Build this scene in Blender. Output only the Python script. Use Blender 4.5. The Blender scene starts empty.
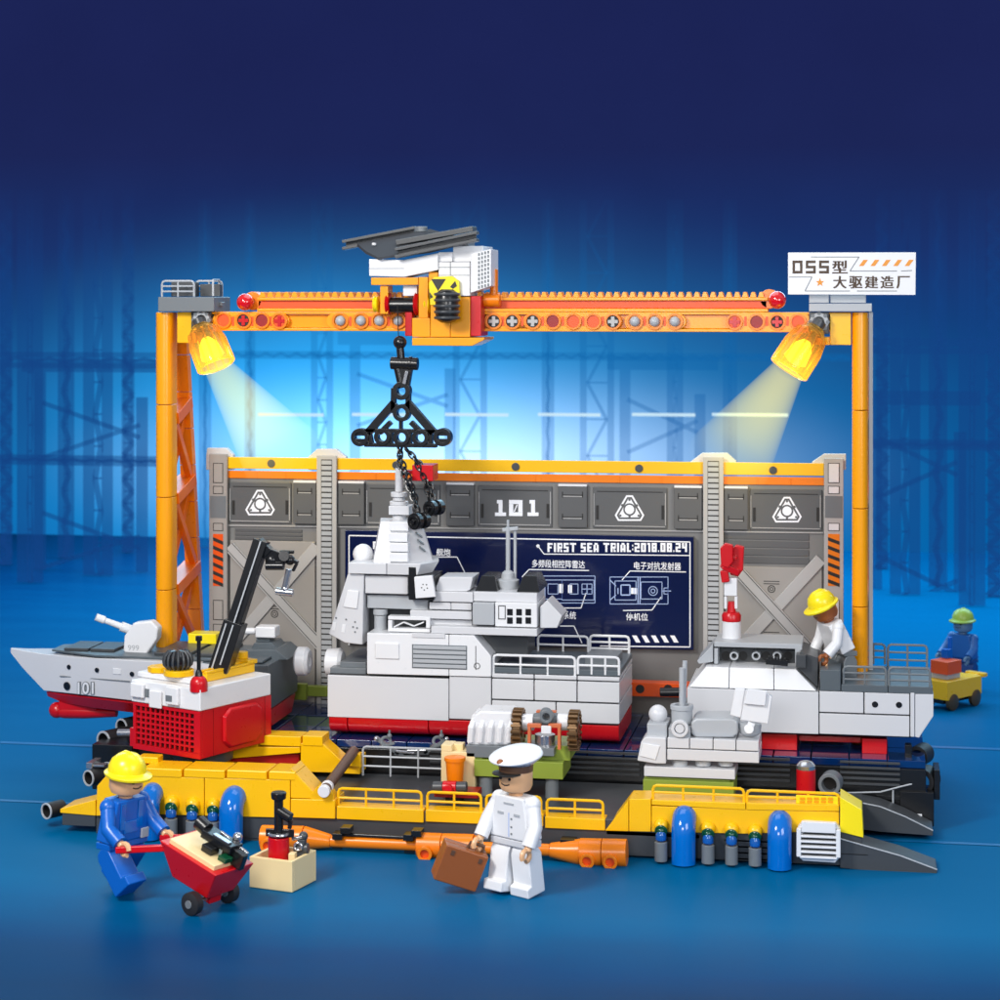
import bpy, bmesh, math, random
from mathutils import Vector, Matrix
random.seed(7)
S = bpy.context.scene
COL = S.collection
# ------------------------------------------------------------------ camera geometry
F = 2100.0; TH = math.radians(10.0); CH = 4.42; HZ = 300.0
CC = Vector((18*math.tan(TH), -18.0, CH))
sn, cs = math.sin(TH), math.cos(TH)
def T(px, Y): return (Y-CC.y)/(cs+sn*(px-500)/F)
def X(px, Y): return CC.x+T(px, Y)*(-sn+cs*(px-500)/F)
def Z(px, py, Y): return CC.z+T(px, Y)*(HZ-py)/F
def P(px, py, Y): return Vector((X(px, Y), Y, Z(px, py, Y)))
def U(n, px=500, Y=0): return n*T(px, Y)/F      # photo-size to metres at a depth
def YF(px, py, z=0.0):                          # depth at which a point of height z is seen
    t = (CH-z)*F/(py-HZ); return t*(cs+sn*(px-500)/F)+CC.y
# ------------------------------------------------------------------ materials
def lin(c): return tuple(((v/255)/12.92 if v/255 <= .04045 else ((v/255+.055)/1.055)**2.4) for v in c)+(1,)
def mat(name, rgb, rough=.3, metal=0, trans=0, emis=0, emc=None, coat=0, var=.015, bump=0, alpha=1, spec=.5):
    m = bpy.data.materials.new(name); m.use_nodes = True
    nt = m.node_tree; b = nt.nodes['Principled BSDF']
    c = lin(rgb)
    tc = nt.nodes.new('ShaderNodeTexCoord')
    n = nt.nodes.new('ShaderNodeTexNoise'); n.inputs['Scale'].default_value = 3.1; n.inputs['Detail'].default_value = 5
    nt.links.new(tc.outputs['Object'], n.inputs['Vector'])
    mx = nt.nodes.new('ShaderNodeMix'); mx.data_type = 'RGBA'
    nt.links.new(n.outputs['Fac'], mx.inputs['Factor'])
    mx.inputs['A'].default_value = tuple(v*(1-var) for v in c[:3])+(1,)
    mx.inputs['B'].default_value = tuple(min(1, v*(1+var)) for v in c[:3])+(1,)
    nt.links.new(mx.outputs['Result'], b.inputs['Base Color'])
    n2 = nt.nodes.new('ShaderNodeTexNoise'); n2.inputs['Scale'].default_value = 22; n2.inputs['Detail'].default_value = 4
    nt.links.new(tc.outputs['Object'], n2.inputs['Vector'])
    mr = nt.nodes.new('ShaderNodeMapRange'); mr.inputs['To Min'].default_value = rough*.92; mr.inputs['To Max'].default_value = rough*1.1
    nt.links.new(n2.outputs['Fac'], mr.inputs['Value']); nt.links.new(mr.outputs['Result'], b.inputs['Roughness'])
    if bump:
        bp = nt.nodes.new('ShaderNodeBump'); bp.inputs['Strength'].default_value = .25; bp.inputs['Distance'].default_value = bump
        nt.links.new(n2.outputs['Fac'], bp.inputs['Height']); nt.links.new(bp.outputs['Normal'], b.inputs['Normal'])
    b.inputs['Metallic'].default_value = metal
    b.inputs['Transmission Weight'].default_value = trans
    b.inputs['Coat Weight'].default_value = coat
    b.inputs['Specular IOR Level'].default_value = spec
    if emis:
        b.inputs['Emission Color'].default_value = lin(emc or rgb); b.inputs['Emission Strength'].default_value = emis
    return m
white = mat('white_plastic', (230, 231, 233), .28)
hullw = mat('hull_plastic', (212, 213, 216), .26)
lgrey = mat('light_grey_plastic', (176, 180, 184), .32)
mgrey = mat('mid_grey_plastic', (112, 118, 122), .35)
dgrey = mat('dark_grey_plastic', (66, 69, 72), .35)
deckg = mat('deck_grey_plastic', (86, 95, 101), .38)
matte = mat('matte_dark_plastic', (70, 72, 76), .9, spec=.05)
black = mat('black_plastic', (24, 25, 27), .25)
blackd = mat('dark_inner_plastic', (12, 12, 14), .5)
red = mat('red_plastic', (200, 12, 24), .28)
redd = mat('dark_red_plastic', (150, 8, 14), .35)
orange = mat('orange_plastic', (244, 130, 8), .28)
orangel = mat('lattice_orange_plastic', (240, 112, 8), .32)
oranged = mat('deep_orange_plastic', (232, 84, 8), .35)
yel = mat('yellow_plastic', (250, 192, 8), .28)
yello = mat('golden_plastic', (250, 164, 8), .26)
lemon = mat('lemon_plastic', (250, 226, 20), .28)
tan = mat('tan_plastic', (238, 214, 160), .35)
olive = mat('olive_plastic', (138, 156, 58), .35)
blue = mat('blue_plastic', (0, 106, 196), .14, coat=.2)
bluet = mat('blue_clothing_plastic', (12, 96, 190), .3)
brown = mat('brown_plastic', (150, 84, 40), .35)
brownd = mat('dark_brown_plastic', (96, 68, 50), .4)
bronze = mat('bronze_plastic', (118, 90, 60), .3, metal=.6)
copper = mat('copper_plastic', (206, 112, 70), .35)
silver = mat('silver_plastic', (190, 192, 196), .22, metal=.85)
skin = mat('skin_plastic', (226, 176, 130), .35)
taupe = mat('hangar_taupe', (125, 124, 122), .4)
tauped = mat('hangar_taupe_dark', (90, 91, 92), .42)
taupel = mat('hangar_taupe_light', (158, 154, 149), .4)
postg = mat('hangar_post_grey', (180, 179, 177), .38)
screen = mat('screen_navy', (10, 22, 66), .16, bump=0, coat=.3)
ink = mat('ink_white', (238, 240, 245), .5, bump=0, emis=.12)
inkd = mat('ink_dark', (30, 28, 26), .5, bump=0)
inkb = mat('ink_brown', (72, 52, 34), .5, bump=0)
inko = mat('ink_orange', (232, 150, 50), .5, bump=0)
inkl = mat('ink_line', (165, 185, 225), .5, bump=0, emis=.1)
navy = mat('navy_tile', (6, 46, 100), .08, coat=.8)
green = mat('green_glass', (20, 92, 60), .08, trans=.4)
blueg = mat('blue_glass', (30, 120, 220), .06, trans=.5)
redg = mat('red_lamp_glass', (215, 20, 30), .06, coat=1)
glow = mat('spark_glow', (255, 190, 120), .5, emis=6)
rub = mat('rubber', (34, 34, 36), .55)
# ------------------------------------------------------------------ mesh builder
class MB:
    def __init__(s): s.v = []; s.f = []
    def add(s, vs, fs):
        n = len(s.v); s.v += [Vector(v) for v in vs]; s.f += [tuple(i+n for i in f) for f in fs]; return s
    def box(s, x0, x1, y0, y1, z0, z1):
        if x0 > x1: x0, x1 = x1, x0
        if y0 > y1: y0, y1 = y1, y0
        if z0 > z1: z0, z1 = z1, z0
        return s.add([(x0,y0,z0),(x1,y0,z0),(x1,y1,z0),(x0,y1,z0),(x0,y0,z1),(x1,y0,z1),(x1,y1,z1),(x0,y1,z1)],
            [(3,2,1,0),(4,5,6,7),(0,1,5,4),(1,2,6,5),(2,3,7,6),(3,0,4,7)])
    def pb(s, a, b, c, d, Y0, Y1):      # box whose front face sits at depth Y0
        m = (a+c)/2; return s.box(X(a, Y0), X(c, Y0), Y0, Y1, Z(m, b, Y0), Z(m, d, Y0))
    def prism(s, pts, y0, y1):          # pts (x, z) extruded along y
        n = len(pts); A = sum(pts[i][0]*pts[(i+1)%n][1]-pts[(i+1)%n][0]*pts[i][1] for i in range(n))
        if A < 0: pts = pts[::-1]
        return s.add([(p[0], y0, p[1]) for p in pts]+[(p[0], y1, p[1]) for p in pts],
            [tuple(range(n)), tuple(range(2*n-1, n-1, -1))]+[(i, n+i, n+(i+1)%n, (i+1)%n) for i in range(n)])
    def pp(s, pts, Y0, Y1): return s.prism([(X(a, Y0), Z(a, b, Y0)) for a, b in pts], Y0, Y1)
    def flat(s, pts, z0, z1):           # pts (x, y) extruded along z
        n = len(pts); A = sum(pts[i][0]*pts[(i+1)%n][1]-pts[(i+1)%n][0]*pts[i][1] for i in range(n))
        if A < 0: pts = pts[::-1]
        return s.add([(p[0], p[1], z0) for p in pts]+[(p[0], p[1], z1) for p in pts],
            [tuple(range(n-1, -1, -1)), tuple(range(n, 2*n))]+[(i, (i+1)%n, n+(i+1)%n, n+i) for i in range(n)])
    def loft(s, rings, cap=True):
        n = len(rings[0]); k = len(s.v); s.v += [Vector(v) for r in rings for v in r]
        for j in range(len(rings)-1):
            for i in range(n):
                a, b = k+j*n+i, k+j*n+(i+1)%n; s.f.append((a, b, b+n, a+n))
        if cap:
            s.f.append(tuple(range(k+n-1, k-1, -1))); s.f.append(tuple(range(k+(len(rings)-1)*n, k+len(rings)*n)))
        return s
    def lathe(s, p0, ax, prof, n=24):   # prof list of (distance along axis, radius)
        p0 = Vector(p0); ax = Vector(ax).normalized(); u = ax.orthogonal().normalized(); w = ax.cross(u)
        return s.loft([[p0+ax*h+(u*math.cos(2*math.pi*i/n)+w*math.sin(2*math.pi*i/n))*max(r, 1e-4) for i in range(n)] for h, r in prof])
    def cyl(s, p0, p1, r, r1=None, n=20):
        p0, p1 = Vector(p0), Vector(p1); d = p1-p0
        return s.lathe(p0, d, [(0, r), (d.length, r if r1 is None else r1)], n)
    def sph(s, c, r, sz=1, n=20, m=10, a0=-90, a1=90, ax=(0,0,1)):
        pr = []
        for j in range(m+1):
            a = math.radians(a0+(a1-a0)*j/m); pr.append((r*sz*math.sin(a), r*math.cos(a)))
        return s.lathe(c, ax, pr, n)
    def tube(s, pts, r, n=8, closed=False):
        pts = [Vector(p) for p in pts]; rings = []; N = len(pts); up = None
        for i, p in enumerate(pts):
            d = (pts[(i+1)%N]-pts[i-1]) if closed else (pts[min(i+1, N-1)]-pts[max(i-1, 0)])
            d.normalize()
            if up is None: up = d.orthogonal().normalized()
            up = (up-d*up.dot(d)).normalized(); w = d.cross(up)
            rings.append([p+(up*math.cos(2*math.pi*k/n)+w*math.sin(2*math.pi*k/n))*r for k in range(n)])
        if closed:
            k = len(s.v); s.v += [v for q in rings for v in q]
            for j in range(N):
                for i in range(n):
                    a, b = k+j*n+i, k+j*n+(i+1)%n; c, d2 = k+((j+1)%N)*n+(i+1)%n, k+((j+1)%N)*n+i
                    s.f.append((a, b, c, d2))
            return s
        return s.loft(rings)
    def torus(s, c, ax, R, r, n=28, m=10):
        c = Vector(c); ax = Vector(ax).normalized(); u = ax.orthogonal().normalized(); w = ax.cross(u)
        k = len(s.v)
        for i in range(n):
            d = u*math.cos(2*math.pi*i/n)+w*math.sin(2*math.pi*i/n)
            for j in range(m):
                a = 2*math.pi*j/m; s.v.append(c+d*(R+r*math.cos(a))+ax*r*math.sin(a))
        for i in range(n):
            for j in range(m): s.f.append((k+i*m+j, k+((i+1)%n)*m+j, k+((i+1)%n)*m+(j+1)%m, k+i*m+(j+1)%m))
        return s
    def ring(s, c, ax, ro, ri, h, n=28):  # a washer
        c = Vector(c); ax = Vector(ax).normalized(); u = ax.orthogonal().normalized(); w = ax.cross(u); k = len(s.v)
        for i in range(n):
            d = u*math.cos(2*math.pi*i/n)+w*math.sin(2*math.pi*i/n)
            s.v += [c+d*ro, c+d*ri, c+d*ri+ax*h, c+d*ro+ax*h]
        for i in range(n):
            for j in range(4): s.f.append((k+4*i+j, k+4*((i+1)%n)+j, k+4*((i+1)%n)+(j+1)%4, k+4*i+(j+1)%4))
        return s
    def bar(s, p0, p1, w, h, up=(0,1,0)):
        p0, p1 = Vector(p0), Vector(p1); d = (p1-p0).normalized(); up = Vector(up); up = (up-d*up.dot(d)).normalized(); q = d.cross(up)
        return s.loft([[p+q*a*w/2+up*b*h/2 for a, b in ((-1,-1),(1,-1),(1,1),(-1,1))] for p in (p0, p1)])
    def rail(s, x0, x1, y, z0, z1, posts=2, mids=1, r=.011, c=.03):
        pts = [(x0, y, z0), (x0, y, z1-c), (x0+c*.3, y, z1-c*.3), (x0+c, y, z1), (x1-c, y, z1), (x1-c*.3, y, z1-c*.3), (x1, y, z1-c), (x1, y, z0)]
        s.tube(pts, r, 8)
        for i in range(posts):
            x = x0+(x1-x0)*(i+1)/(posts+1); s.cyl((x, y, z0), (x, y, z1), r*.85, n=8)
        for i in range(mids):
            z = z0+(z1-z0)*(i+1)/(mids+1); s.cyl((x0, y, z), (x1, y, z), r*.85, n=8)
        return s
    def prail(s, a, b, c, d, Y, **k):
        m = (a+c)/2; return s.rail(X(a, Y), X(c, Y), Y, Z(m, d, Y), Z(m, b, Y), **k)
    def xf(s, M, k=0):
        for i in range(k, len(s.v)): s.v[i] = M @ s.v[i]
        return s
    def build(s, name, m, parent=None, bev=.006, smooth=35, local=False, seg=2):
        off = Vector((0,0,0)); q = parent
        if not local:
            while q is not None: off = off+q.location; q = q.parent
        me = bpy.data.meshes.new(name); me.from_pydata([v-off for v in s.v], [], s.f)
        bm = bmesh.new(); bm.from_mesh(me); bmesh.ops.recalc_face_normals(bm, faces=bm.faces); bm.to_mesh(me); bm.free()
        me.materials.append(m); me.shade_smooth(); me.set_sharp_from_angle(angle=math.radians(smooth))
        o = bpy.data.objects.new(name, me); COL.objects.link(o); o.parent = parent
        if bev:
            b = o.modifiers.new('bevel', 'BEVEL'); b.width = bev; b.segments = seg; b.limit_method = 'ANGLE'; b.angle_limit = math.radians(40)
            b.harden_normals = True; b.use_clamp_overlap = True
        return o
def thing(name, label, cat, loc=(0,0,0), rz=0, group=None):
    o = bpy.data.objects.new(name, None); COL.objects.link(o); o.location = loc; o.rotation_euler = (0,0,rz)
    o.empty_display_size = .1; o['label'] = label; o['category'] = cat
    if group: o['group'] = group
    return o
def copy_tree(o, parent=None):
    c = o.copy(); COL.objects.link(c); c.parent = parent
    for ch in list(o.children): copy_tree(ch, c)
    return c
def text(body, m, parent, box, Y=None, name='lettering', bold=0, d=.002, mtx=None, tr=1.0, sp=1.0):
    """letters on an upright face; box is (left, top, right, bottom) of the photo at depth Y, or metres with mtx"""
    cu = bpy.data.curves.new(name, 'FONT'); cu.body = body; cu.extrude = 0; cu.offset = bold; cu.space_character = sp; cu.resolution_u = 4
    ob = bpy.data.objects.new(name, cu); COL.objects.link(ob)
    bpy.context.view_layer.update()
    me = bpy.data.meshes.new_from_object(ob.evaluated_get(bpy.context.evaluated_depsgraph_get()))
    bpy.data.objects.remove(ob)
    xs = [v.co.x for v in me.vertices]; ys = [v.co.y for v in me.vertices]
    if mtx is None:
        mid = (box[0]+box[2])/2; x0, x1 = X(box[0], Y), X(box[2], Y); z1, z0 = Z(mid, box[1], Y), Z(mid, box[3], Y)
    else: x0, z1, x1, z0 = box
    off = Vector((0,0,0)); q = parent
    if mtx is None:
        while q is not None: off = off+q.location; q = q.parent
    for v in me.vertices:
        u = (v.co.x-min(xs))/(max(xs)-min(xs)); w = (v.co.y-min(ys))/(max(ys)-min(ys))
        p = Vector((x0+u*(x1-x0), (Y-d if mtx is None else -d), z0+w*(z1-z0)))
        v.co = (mtx @ p) if mtx is not None else p-off
    me.materials.clear(); me.materials.append(m)
    o = bpy.data.objects.new(name, me); COL.objects.link(o); o.parent = parent
    return o
def studs(mb, x0, x1, y0, y1, z, st=.2, r=.06, h=.045):
    nx = max(1, round((x1-x0)/st)); ny = max(1, round((y1-y0)/st))
    for i in range(nx):
        for j in range(ny):
            c = (x0+(i+.5)*(x1-x0)/nx, y0+(j+.5)*(y1-y0)/ny, z); mb.cyl(c, (c[0], c[1], z+h), r, n=14)
G = .006
def bricks(mb, a, b, c, d, Y0, Y1, rows, g=.0045):
    """rows: list of (top, bottom, [seam px]) laid as separate blocks with hairline gaps"""
    for (t, u, seams) in rows:
        e = [a]+list(seams)+[c]
        m = (a+c)/2
        for i in range(len(e)-1):
            mb.box(X(e[i], Y0)+g, X(e[i+1], Y0)-g, Y0, Y1, Z(m, u, Y0)+g, Z(m, t, Y0)-g)
    return mb

GL = {'o':('1111','1001','1001','1001','1111'),'s':('1111','1000','1111','0001','1111'),'F':('11111','11000','11110','11000','11000'),'I':('11','11','11','11','11'),'R':('11111','11001','11111','11010','11011'),'S':('11111','11000','11111','00011','11111'),'T':('111111','001100','001100','001100','001100'),
'E':('11111','11000','11110','11000','11111'),'A':('01110','11011','11011','11111','11011'),'L':('1100','1100','1100','1100','1111'),':':('0','1','0','1','0'),'.':('0','0','0','0','1'),'0':('11111','11011','11011','11011','11111'),
'1':('111','011','011','011','011'),'2':('11111','00011','11111','11000','11111'),'4':('11011','11011','11111','00011','00011'),'5':('11111','11000','11111','00011','11111'),'8':('11111','11011','11111','11011','11111'),'9':('11111','11011','11111','00011','11111'),' ':('00',)*5}
def blocktext(s, m, parent, box, Y, name='lettering', d=.003):
    """square stencil capitals"""
    gp = 1.35; W_ = sum(len(GL[c][0])+gp for c in s)-gp; a, t, e, u = box; cw = (e-a)/W_; rh = (u-t)/5; b = MB(); x = a
    for c in s:
        g = GL[c]
        for r in range(5):
            k = 0
            while k < len(g[r]):
                if g[r][k] == '1':
                    j = k
                    while j < len(g[r]) and g[r][j] == '1': j += 1
                    b.pb(x+k*cw, t+r*rh, x+j*cw, t+(r+1)*rh, Y-d, Y); k = j
                else: k += 1
        x += (len(g[0])+gp)*cw
    return b.build(name, m, parent, bev=0)
def split_loose():
    """give every detached piece of a part its own object"""
    keep = ('lettering', 'number', 'marking', 'dot', 'rivet', 'face_print', 'ship_drawing', 'frame_line', 'outline', 'emblem_mark', 'rack_teeth', 'rung', 'hole', 'bay_mark', 'groove', 'edge_light', 'floor', 'backdrop', 'recess_outline', 'hazard_stripe', 'stripe', 'grille_hole', 'knob_rib', 'dome_rib', 'recess_plate', 'lacing', 'numeral', 'chain', 'comb', 'louvre', 'slat', 'seam', 'water_tile', 'hazard_mark', 'grille', 'slot', 'hub_teeth', 'brace_edge', 'gasket', 'light_beam')
    for o in list(S.objects):
        if o.type != 'MESH' or o.name.split('.')[0] in keep or 'kind' in o.keys(): continue
        me = o.data; n = len(me.vertices); par = list(range(n))
        def f(i):
            while par[i] != i: par[i] = par[par[i]]; i = par[i]
            return i
        for e in me.edges: par[f(e.vertices[0])] = f(e.vertices[1])
        isl = {}
        for i in range(n): isl.setdefault(f(i), []).append(i)
        if len(isl) < 2: continue
        ks = list(isl); bb = []
        for k in ks:
            c = [me.vertices[i].co for i in isl[k]]; bb.append([[min(v[a] for v in c)-.008 for a in range(3)], [max(v[a] for v in c)+.008 for a in range(3)]])
        g = list(range(len(ks)))
        def h(i):
            while g[i] != i: i = g[i]
            return i
        for i in range(len(ks)):
            for j in range(i+1, len(ks)):
                if all(bb[i][0][a] <= bb[j][1][a] and bb[j][0][a] <= bb[i][1][a] for a in range(3)): g[h(i)] = h(j)
        cl = {}
        for i in range(len(ks)): cl.setdefault(h(i), []).extend(isl[ks[i]])
        if len(cl) < 2 or len(cl) > 24: continue
        own = {}
        for q, (k, vs) in enumerate(cl.items()):
            for i in vs: own[i] = q
        for q in range(len(cl)):
            bm = bmesh.new(); bm.from_mesh(me); bm.verts.ensure_lookup_table()
            bmesh.ops.delete(bm, geom=[v for v in bm.verts if own[v.index] != q], context='VERTS')
            if q == len(cl)-1: bm.to_mesh(me); bm.free(); continue
            m2 = me.copy(); bm.to_mesh(m2); bm.free(); c = o.copy(); c.data = m2; COL.objects.link(c)
# ================================================================== SETTING
def nodes_floor():
    m = bpy.data.materials.new('blue_floor'); m.use_nodes = True; nt = m.node_tree; b = nt.nodes['Principled BSDF']; L = nt.links.new
    tc = nt.nodes.new('ShaderNodeTexCoord')
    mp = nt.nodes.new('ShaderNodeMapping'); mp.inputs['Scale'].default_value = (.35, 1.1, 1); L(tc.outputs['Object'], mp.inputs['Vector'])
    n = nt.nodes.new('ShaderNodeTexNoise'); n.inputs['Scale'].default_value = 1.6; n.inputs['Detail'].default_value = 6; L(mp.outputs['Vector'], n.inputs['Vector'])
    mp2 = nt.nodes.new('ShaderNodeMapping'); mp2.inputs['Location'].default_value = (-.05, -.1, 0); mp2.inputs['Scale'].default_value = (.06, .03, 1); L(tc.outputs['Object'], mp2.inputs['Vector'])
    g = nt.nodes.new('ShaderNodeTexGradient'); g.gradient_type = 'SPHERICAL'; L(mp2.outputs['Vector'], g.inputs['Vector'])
    r = nt.nodes.new('ShaderNodeValToRGB'); r.color_ramp.elements[0].color = lin((1, 10, 40)); r.color_ramp.elements[1].color = lin((0, 94, 142))  # pool of light and dimmer edges put into the base colour
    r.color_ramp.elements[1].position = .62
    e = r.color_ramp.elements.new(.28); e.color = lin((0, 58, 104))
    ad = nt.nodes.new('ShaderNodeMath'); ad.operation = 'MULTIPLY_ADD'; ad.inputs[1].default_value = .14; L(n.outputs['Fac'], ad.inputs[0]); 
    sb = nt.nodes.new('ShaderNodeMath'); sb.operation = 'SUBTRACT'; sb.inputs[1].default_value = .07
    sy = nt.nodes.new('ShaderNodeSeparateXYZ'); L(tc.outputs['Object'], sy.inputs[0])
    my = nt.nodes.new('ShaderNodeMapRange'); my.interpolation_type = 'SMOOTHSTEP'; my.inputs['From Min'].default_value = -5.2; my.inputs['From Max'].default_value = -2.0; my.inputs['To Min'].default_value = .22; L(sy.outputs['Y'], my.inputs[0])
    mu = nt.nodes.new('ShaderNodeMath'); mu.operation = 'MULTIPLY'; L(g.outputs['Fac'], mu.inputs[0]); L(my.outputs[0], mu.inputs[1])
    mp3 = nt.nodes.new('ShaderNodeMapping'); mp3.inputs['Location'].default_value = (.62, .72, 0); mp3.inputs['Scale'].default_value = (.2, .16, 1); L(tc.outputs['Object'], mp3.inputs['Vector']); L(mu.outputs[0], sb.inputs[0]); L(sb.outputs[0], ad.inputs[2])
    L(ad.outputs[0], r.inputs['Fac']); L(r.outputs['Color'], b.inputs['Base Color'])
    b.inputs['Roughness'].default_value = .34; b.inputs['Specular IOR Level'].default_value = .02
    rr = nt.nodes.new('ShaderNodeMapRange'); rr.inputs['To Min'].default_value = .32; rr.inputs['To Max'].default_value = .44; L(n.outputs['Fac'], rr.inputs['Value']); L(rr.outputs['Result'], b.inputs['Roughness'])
    return m
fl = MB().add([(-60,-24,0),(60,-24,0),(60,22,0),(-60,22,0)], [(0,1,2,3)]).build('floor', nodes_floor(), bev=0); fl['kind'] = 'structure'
# thin paler lines that run across the floor
ms = mat('floor_line_blue', (20, 104, 160), .3)
for (a, b, c, d) in ((0, 744, 330, 752), (820, 745, 1180, 752), (-100, 798, 120, 802), (855, 841, 1150, 848)):
    ya, yb = YF((a+c)/2, (b+d)/2), YF((a+c)/2, (b+d)/2+2)
    o = MB().add([(X(a, ya), ya, .004), (X(a, yb), yb, .004), (X(c, yb), yb, .004), (X(c, ya), ya, .004)], [(0,1,2,3)]).build('floor_line', ms, bev=0); o['kind'] = 'structure'
# backdrop: emissive wall far behind, the hall's glow and gloom painted into its colour
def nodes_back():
    m = bpy.data.materials.new('emissive_backdrop'); m.use_nodes = True; nt = m.node_tree; L = nt.links.new
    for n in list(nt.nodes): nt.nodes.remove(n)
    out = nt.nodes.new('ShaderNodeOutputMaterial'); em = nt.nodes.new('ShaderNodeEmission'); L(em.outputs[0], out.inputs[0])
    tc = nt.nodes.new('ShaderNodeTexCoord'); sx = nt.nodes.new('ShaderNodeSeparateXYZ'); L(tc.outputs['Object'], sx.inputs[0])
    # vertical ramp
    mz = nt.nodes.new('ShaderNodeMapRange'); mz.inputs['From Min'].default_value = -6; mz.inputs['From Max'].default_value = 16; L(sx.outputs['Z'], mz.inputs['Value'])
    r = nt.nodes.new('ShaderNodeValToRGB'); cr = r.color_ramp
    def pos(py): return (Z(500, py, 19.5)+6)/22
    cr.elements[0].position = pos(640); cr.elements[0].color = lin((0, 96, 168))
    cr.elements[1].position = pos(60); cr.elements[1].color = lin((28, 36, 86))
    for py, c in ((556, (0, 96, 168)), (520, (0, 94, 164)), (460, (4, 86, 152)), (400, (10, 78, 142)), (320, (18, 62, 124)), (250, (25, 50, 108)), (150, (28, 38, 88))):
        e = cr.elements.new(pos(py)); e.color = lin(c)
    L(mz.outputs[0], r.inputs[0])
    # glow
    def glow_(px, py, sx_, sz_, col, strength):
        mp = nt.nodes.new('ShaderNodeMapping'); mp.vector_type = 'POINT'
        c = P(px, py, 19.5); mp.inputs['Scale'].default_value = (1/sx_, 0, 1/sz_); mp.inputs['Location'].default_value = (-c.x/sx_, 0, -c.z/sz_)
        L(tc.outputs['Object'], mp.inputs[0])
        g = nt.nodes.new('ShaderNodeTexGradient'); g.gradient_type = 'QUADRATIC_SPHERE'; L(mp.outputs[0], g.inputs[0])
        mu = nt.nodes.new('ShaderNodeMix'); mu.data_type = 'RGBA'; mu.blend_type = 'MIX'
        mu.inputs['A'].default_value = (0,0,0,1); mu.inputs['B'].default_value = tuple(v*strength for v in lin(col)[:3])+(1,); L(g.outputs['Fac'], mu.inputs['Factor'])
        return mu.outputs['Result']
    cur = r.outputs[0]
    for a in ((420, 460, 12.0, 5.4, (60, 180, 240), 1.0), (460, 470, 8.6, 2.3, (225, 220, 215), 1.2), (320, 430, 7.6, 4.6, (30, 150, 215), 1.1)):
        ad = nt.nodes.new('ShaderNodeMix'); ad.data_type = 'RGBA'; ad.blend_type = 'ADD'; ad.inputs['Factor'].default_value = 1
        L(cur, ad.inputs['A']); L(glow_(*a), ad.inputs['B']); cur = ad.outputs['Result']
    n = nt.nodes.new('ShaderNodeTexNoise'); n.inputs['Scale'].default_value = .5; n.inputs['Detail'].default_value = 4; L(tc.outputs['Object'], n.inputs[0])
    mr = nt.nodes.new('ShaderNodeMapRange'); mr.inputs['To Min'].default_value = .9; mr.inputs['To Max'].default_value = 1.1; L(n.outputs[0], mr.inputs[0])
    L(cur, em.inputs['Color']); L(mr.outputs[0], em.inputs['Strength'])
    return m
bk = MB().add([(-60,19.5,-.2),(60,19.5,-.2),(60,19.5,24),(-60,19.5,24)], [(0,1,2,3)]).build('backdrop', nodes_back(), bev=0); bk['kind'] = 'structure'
# hazy steelwork of the hall, standing in front of the backdrop
def haze(rgb, k=.3):  # distance haze put into a self-glowing, see-through colour
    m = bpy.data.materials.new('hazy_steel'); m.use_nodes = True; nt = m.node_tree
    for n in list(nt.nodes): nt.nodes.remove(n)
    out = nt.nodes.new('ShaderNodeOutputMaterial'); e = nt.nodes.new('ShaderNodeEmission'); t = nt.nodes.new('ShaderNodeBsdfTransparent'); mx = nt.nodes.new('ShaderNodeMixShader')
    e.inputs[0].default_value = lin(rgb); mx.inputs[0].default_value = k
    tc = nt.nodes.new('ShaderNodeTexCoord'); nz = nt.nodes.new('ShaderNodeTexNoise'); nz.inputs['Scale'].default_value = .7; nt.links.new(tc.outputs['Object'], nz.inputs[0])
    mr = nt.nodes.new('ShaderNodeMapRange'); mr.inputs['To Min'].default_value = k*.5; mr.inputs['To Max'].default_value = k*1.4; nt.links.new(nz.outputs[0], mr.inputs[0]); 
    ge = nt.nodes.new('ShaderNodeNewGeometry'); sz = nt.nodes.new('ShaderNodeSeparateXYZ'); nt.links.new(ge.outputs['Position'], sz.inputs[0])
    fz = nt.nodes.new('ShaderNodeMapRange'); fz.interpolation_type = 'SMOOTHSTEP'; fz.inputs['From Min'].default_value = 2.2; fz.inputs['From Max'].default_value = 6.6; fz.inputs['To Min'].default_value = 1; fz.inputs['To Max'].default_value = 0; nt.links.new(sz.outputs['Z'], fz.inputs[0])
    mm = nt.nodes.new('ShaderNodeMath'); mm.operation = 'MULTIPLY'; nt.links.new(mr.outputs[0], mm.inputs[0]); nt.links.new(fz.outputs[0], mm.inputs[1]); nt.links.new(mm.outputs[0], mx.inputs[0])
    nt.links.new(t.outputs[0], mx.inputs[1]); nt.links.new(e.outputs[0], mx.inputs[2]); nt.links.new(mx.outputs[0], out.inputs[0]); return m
hz1 = haze((14, 100, 170), .26); hz2 = haze((20, 66, 132), .38); hz3 = haze((205, 235, 250), .8)
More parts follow.
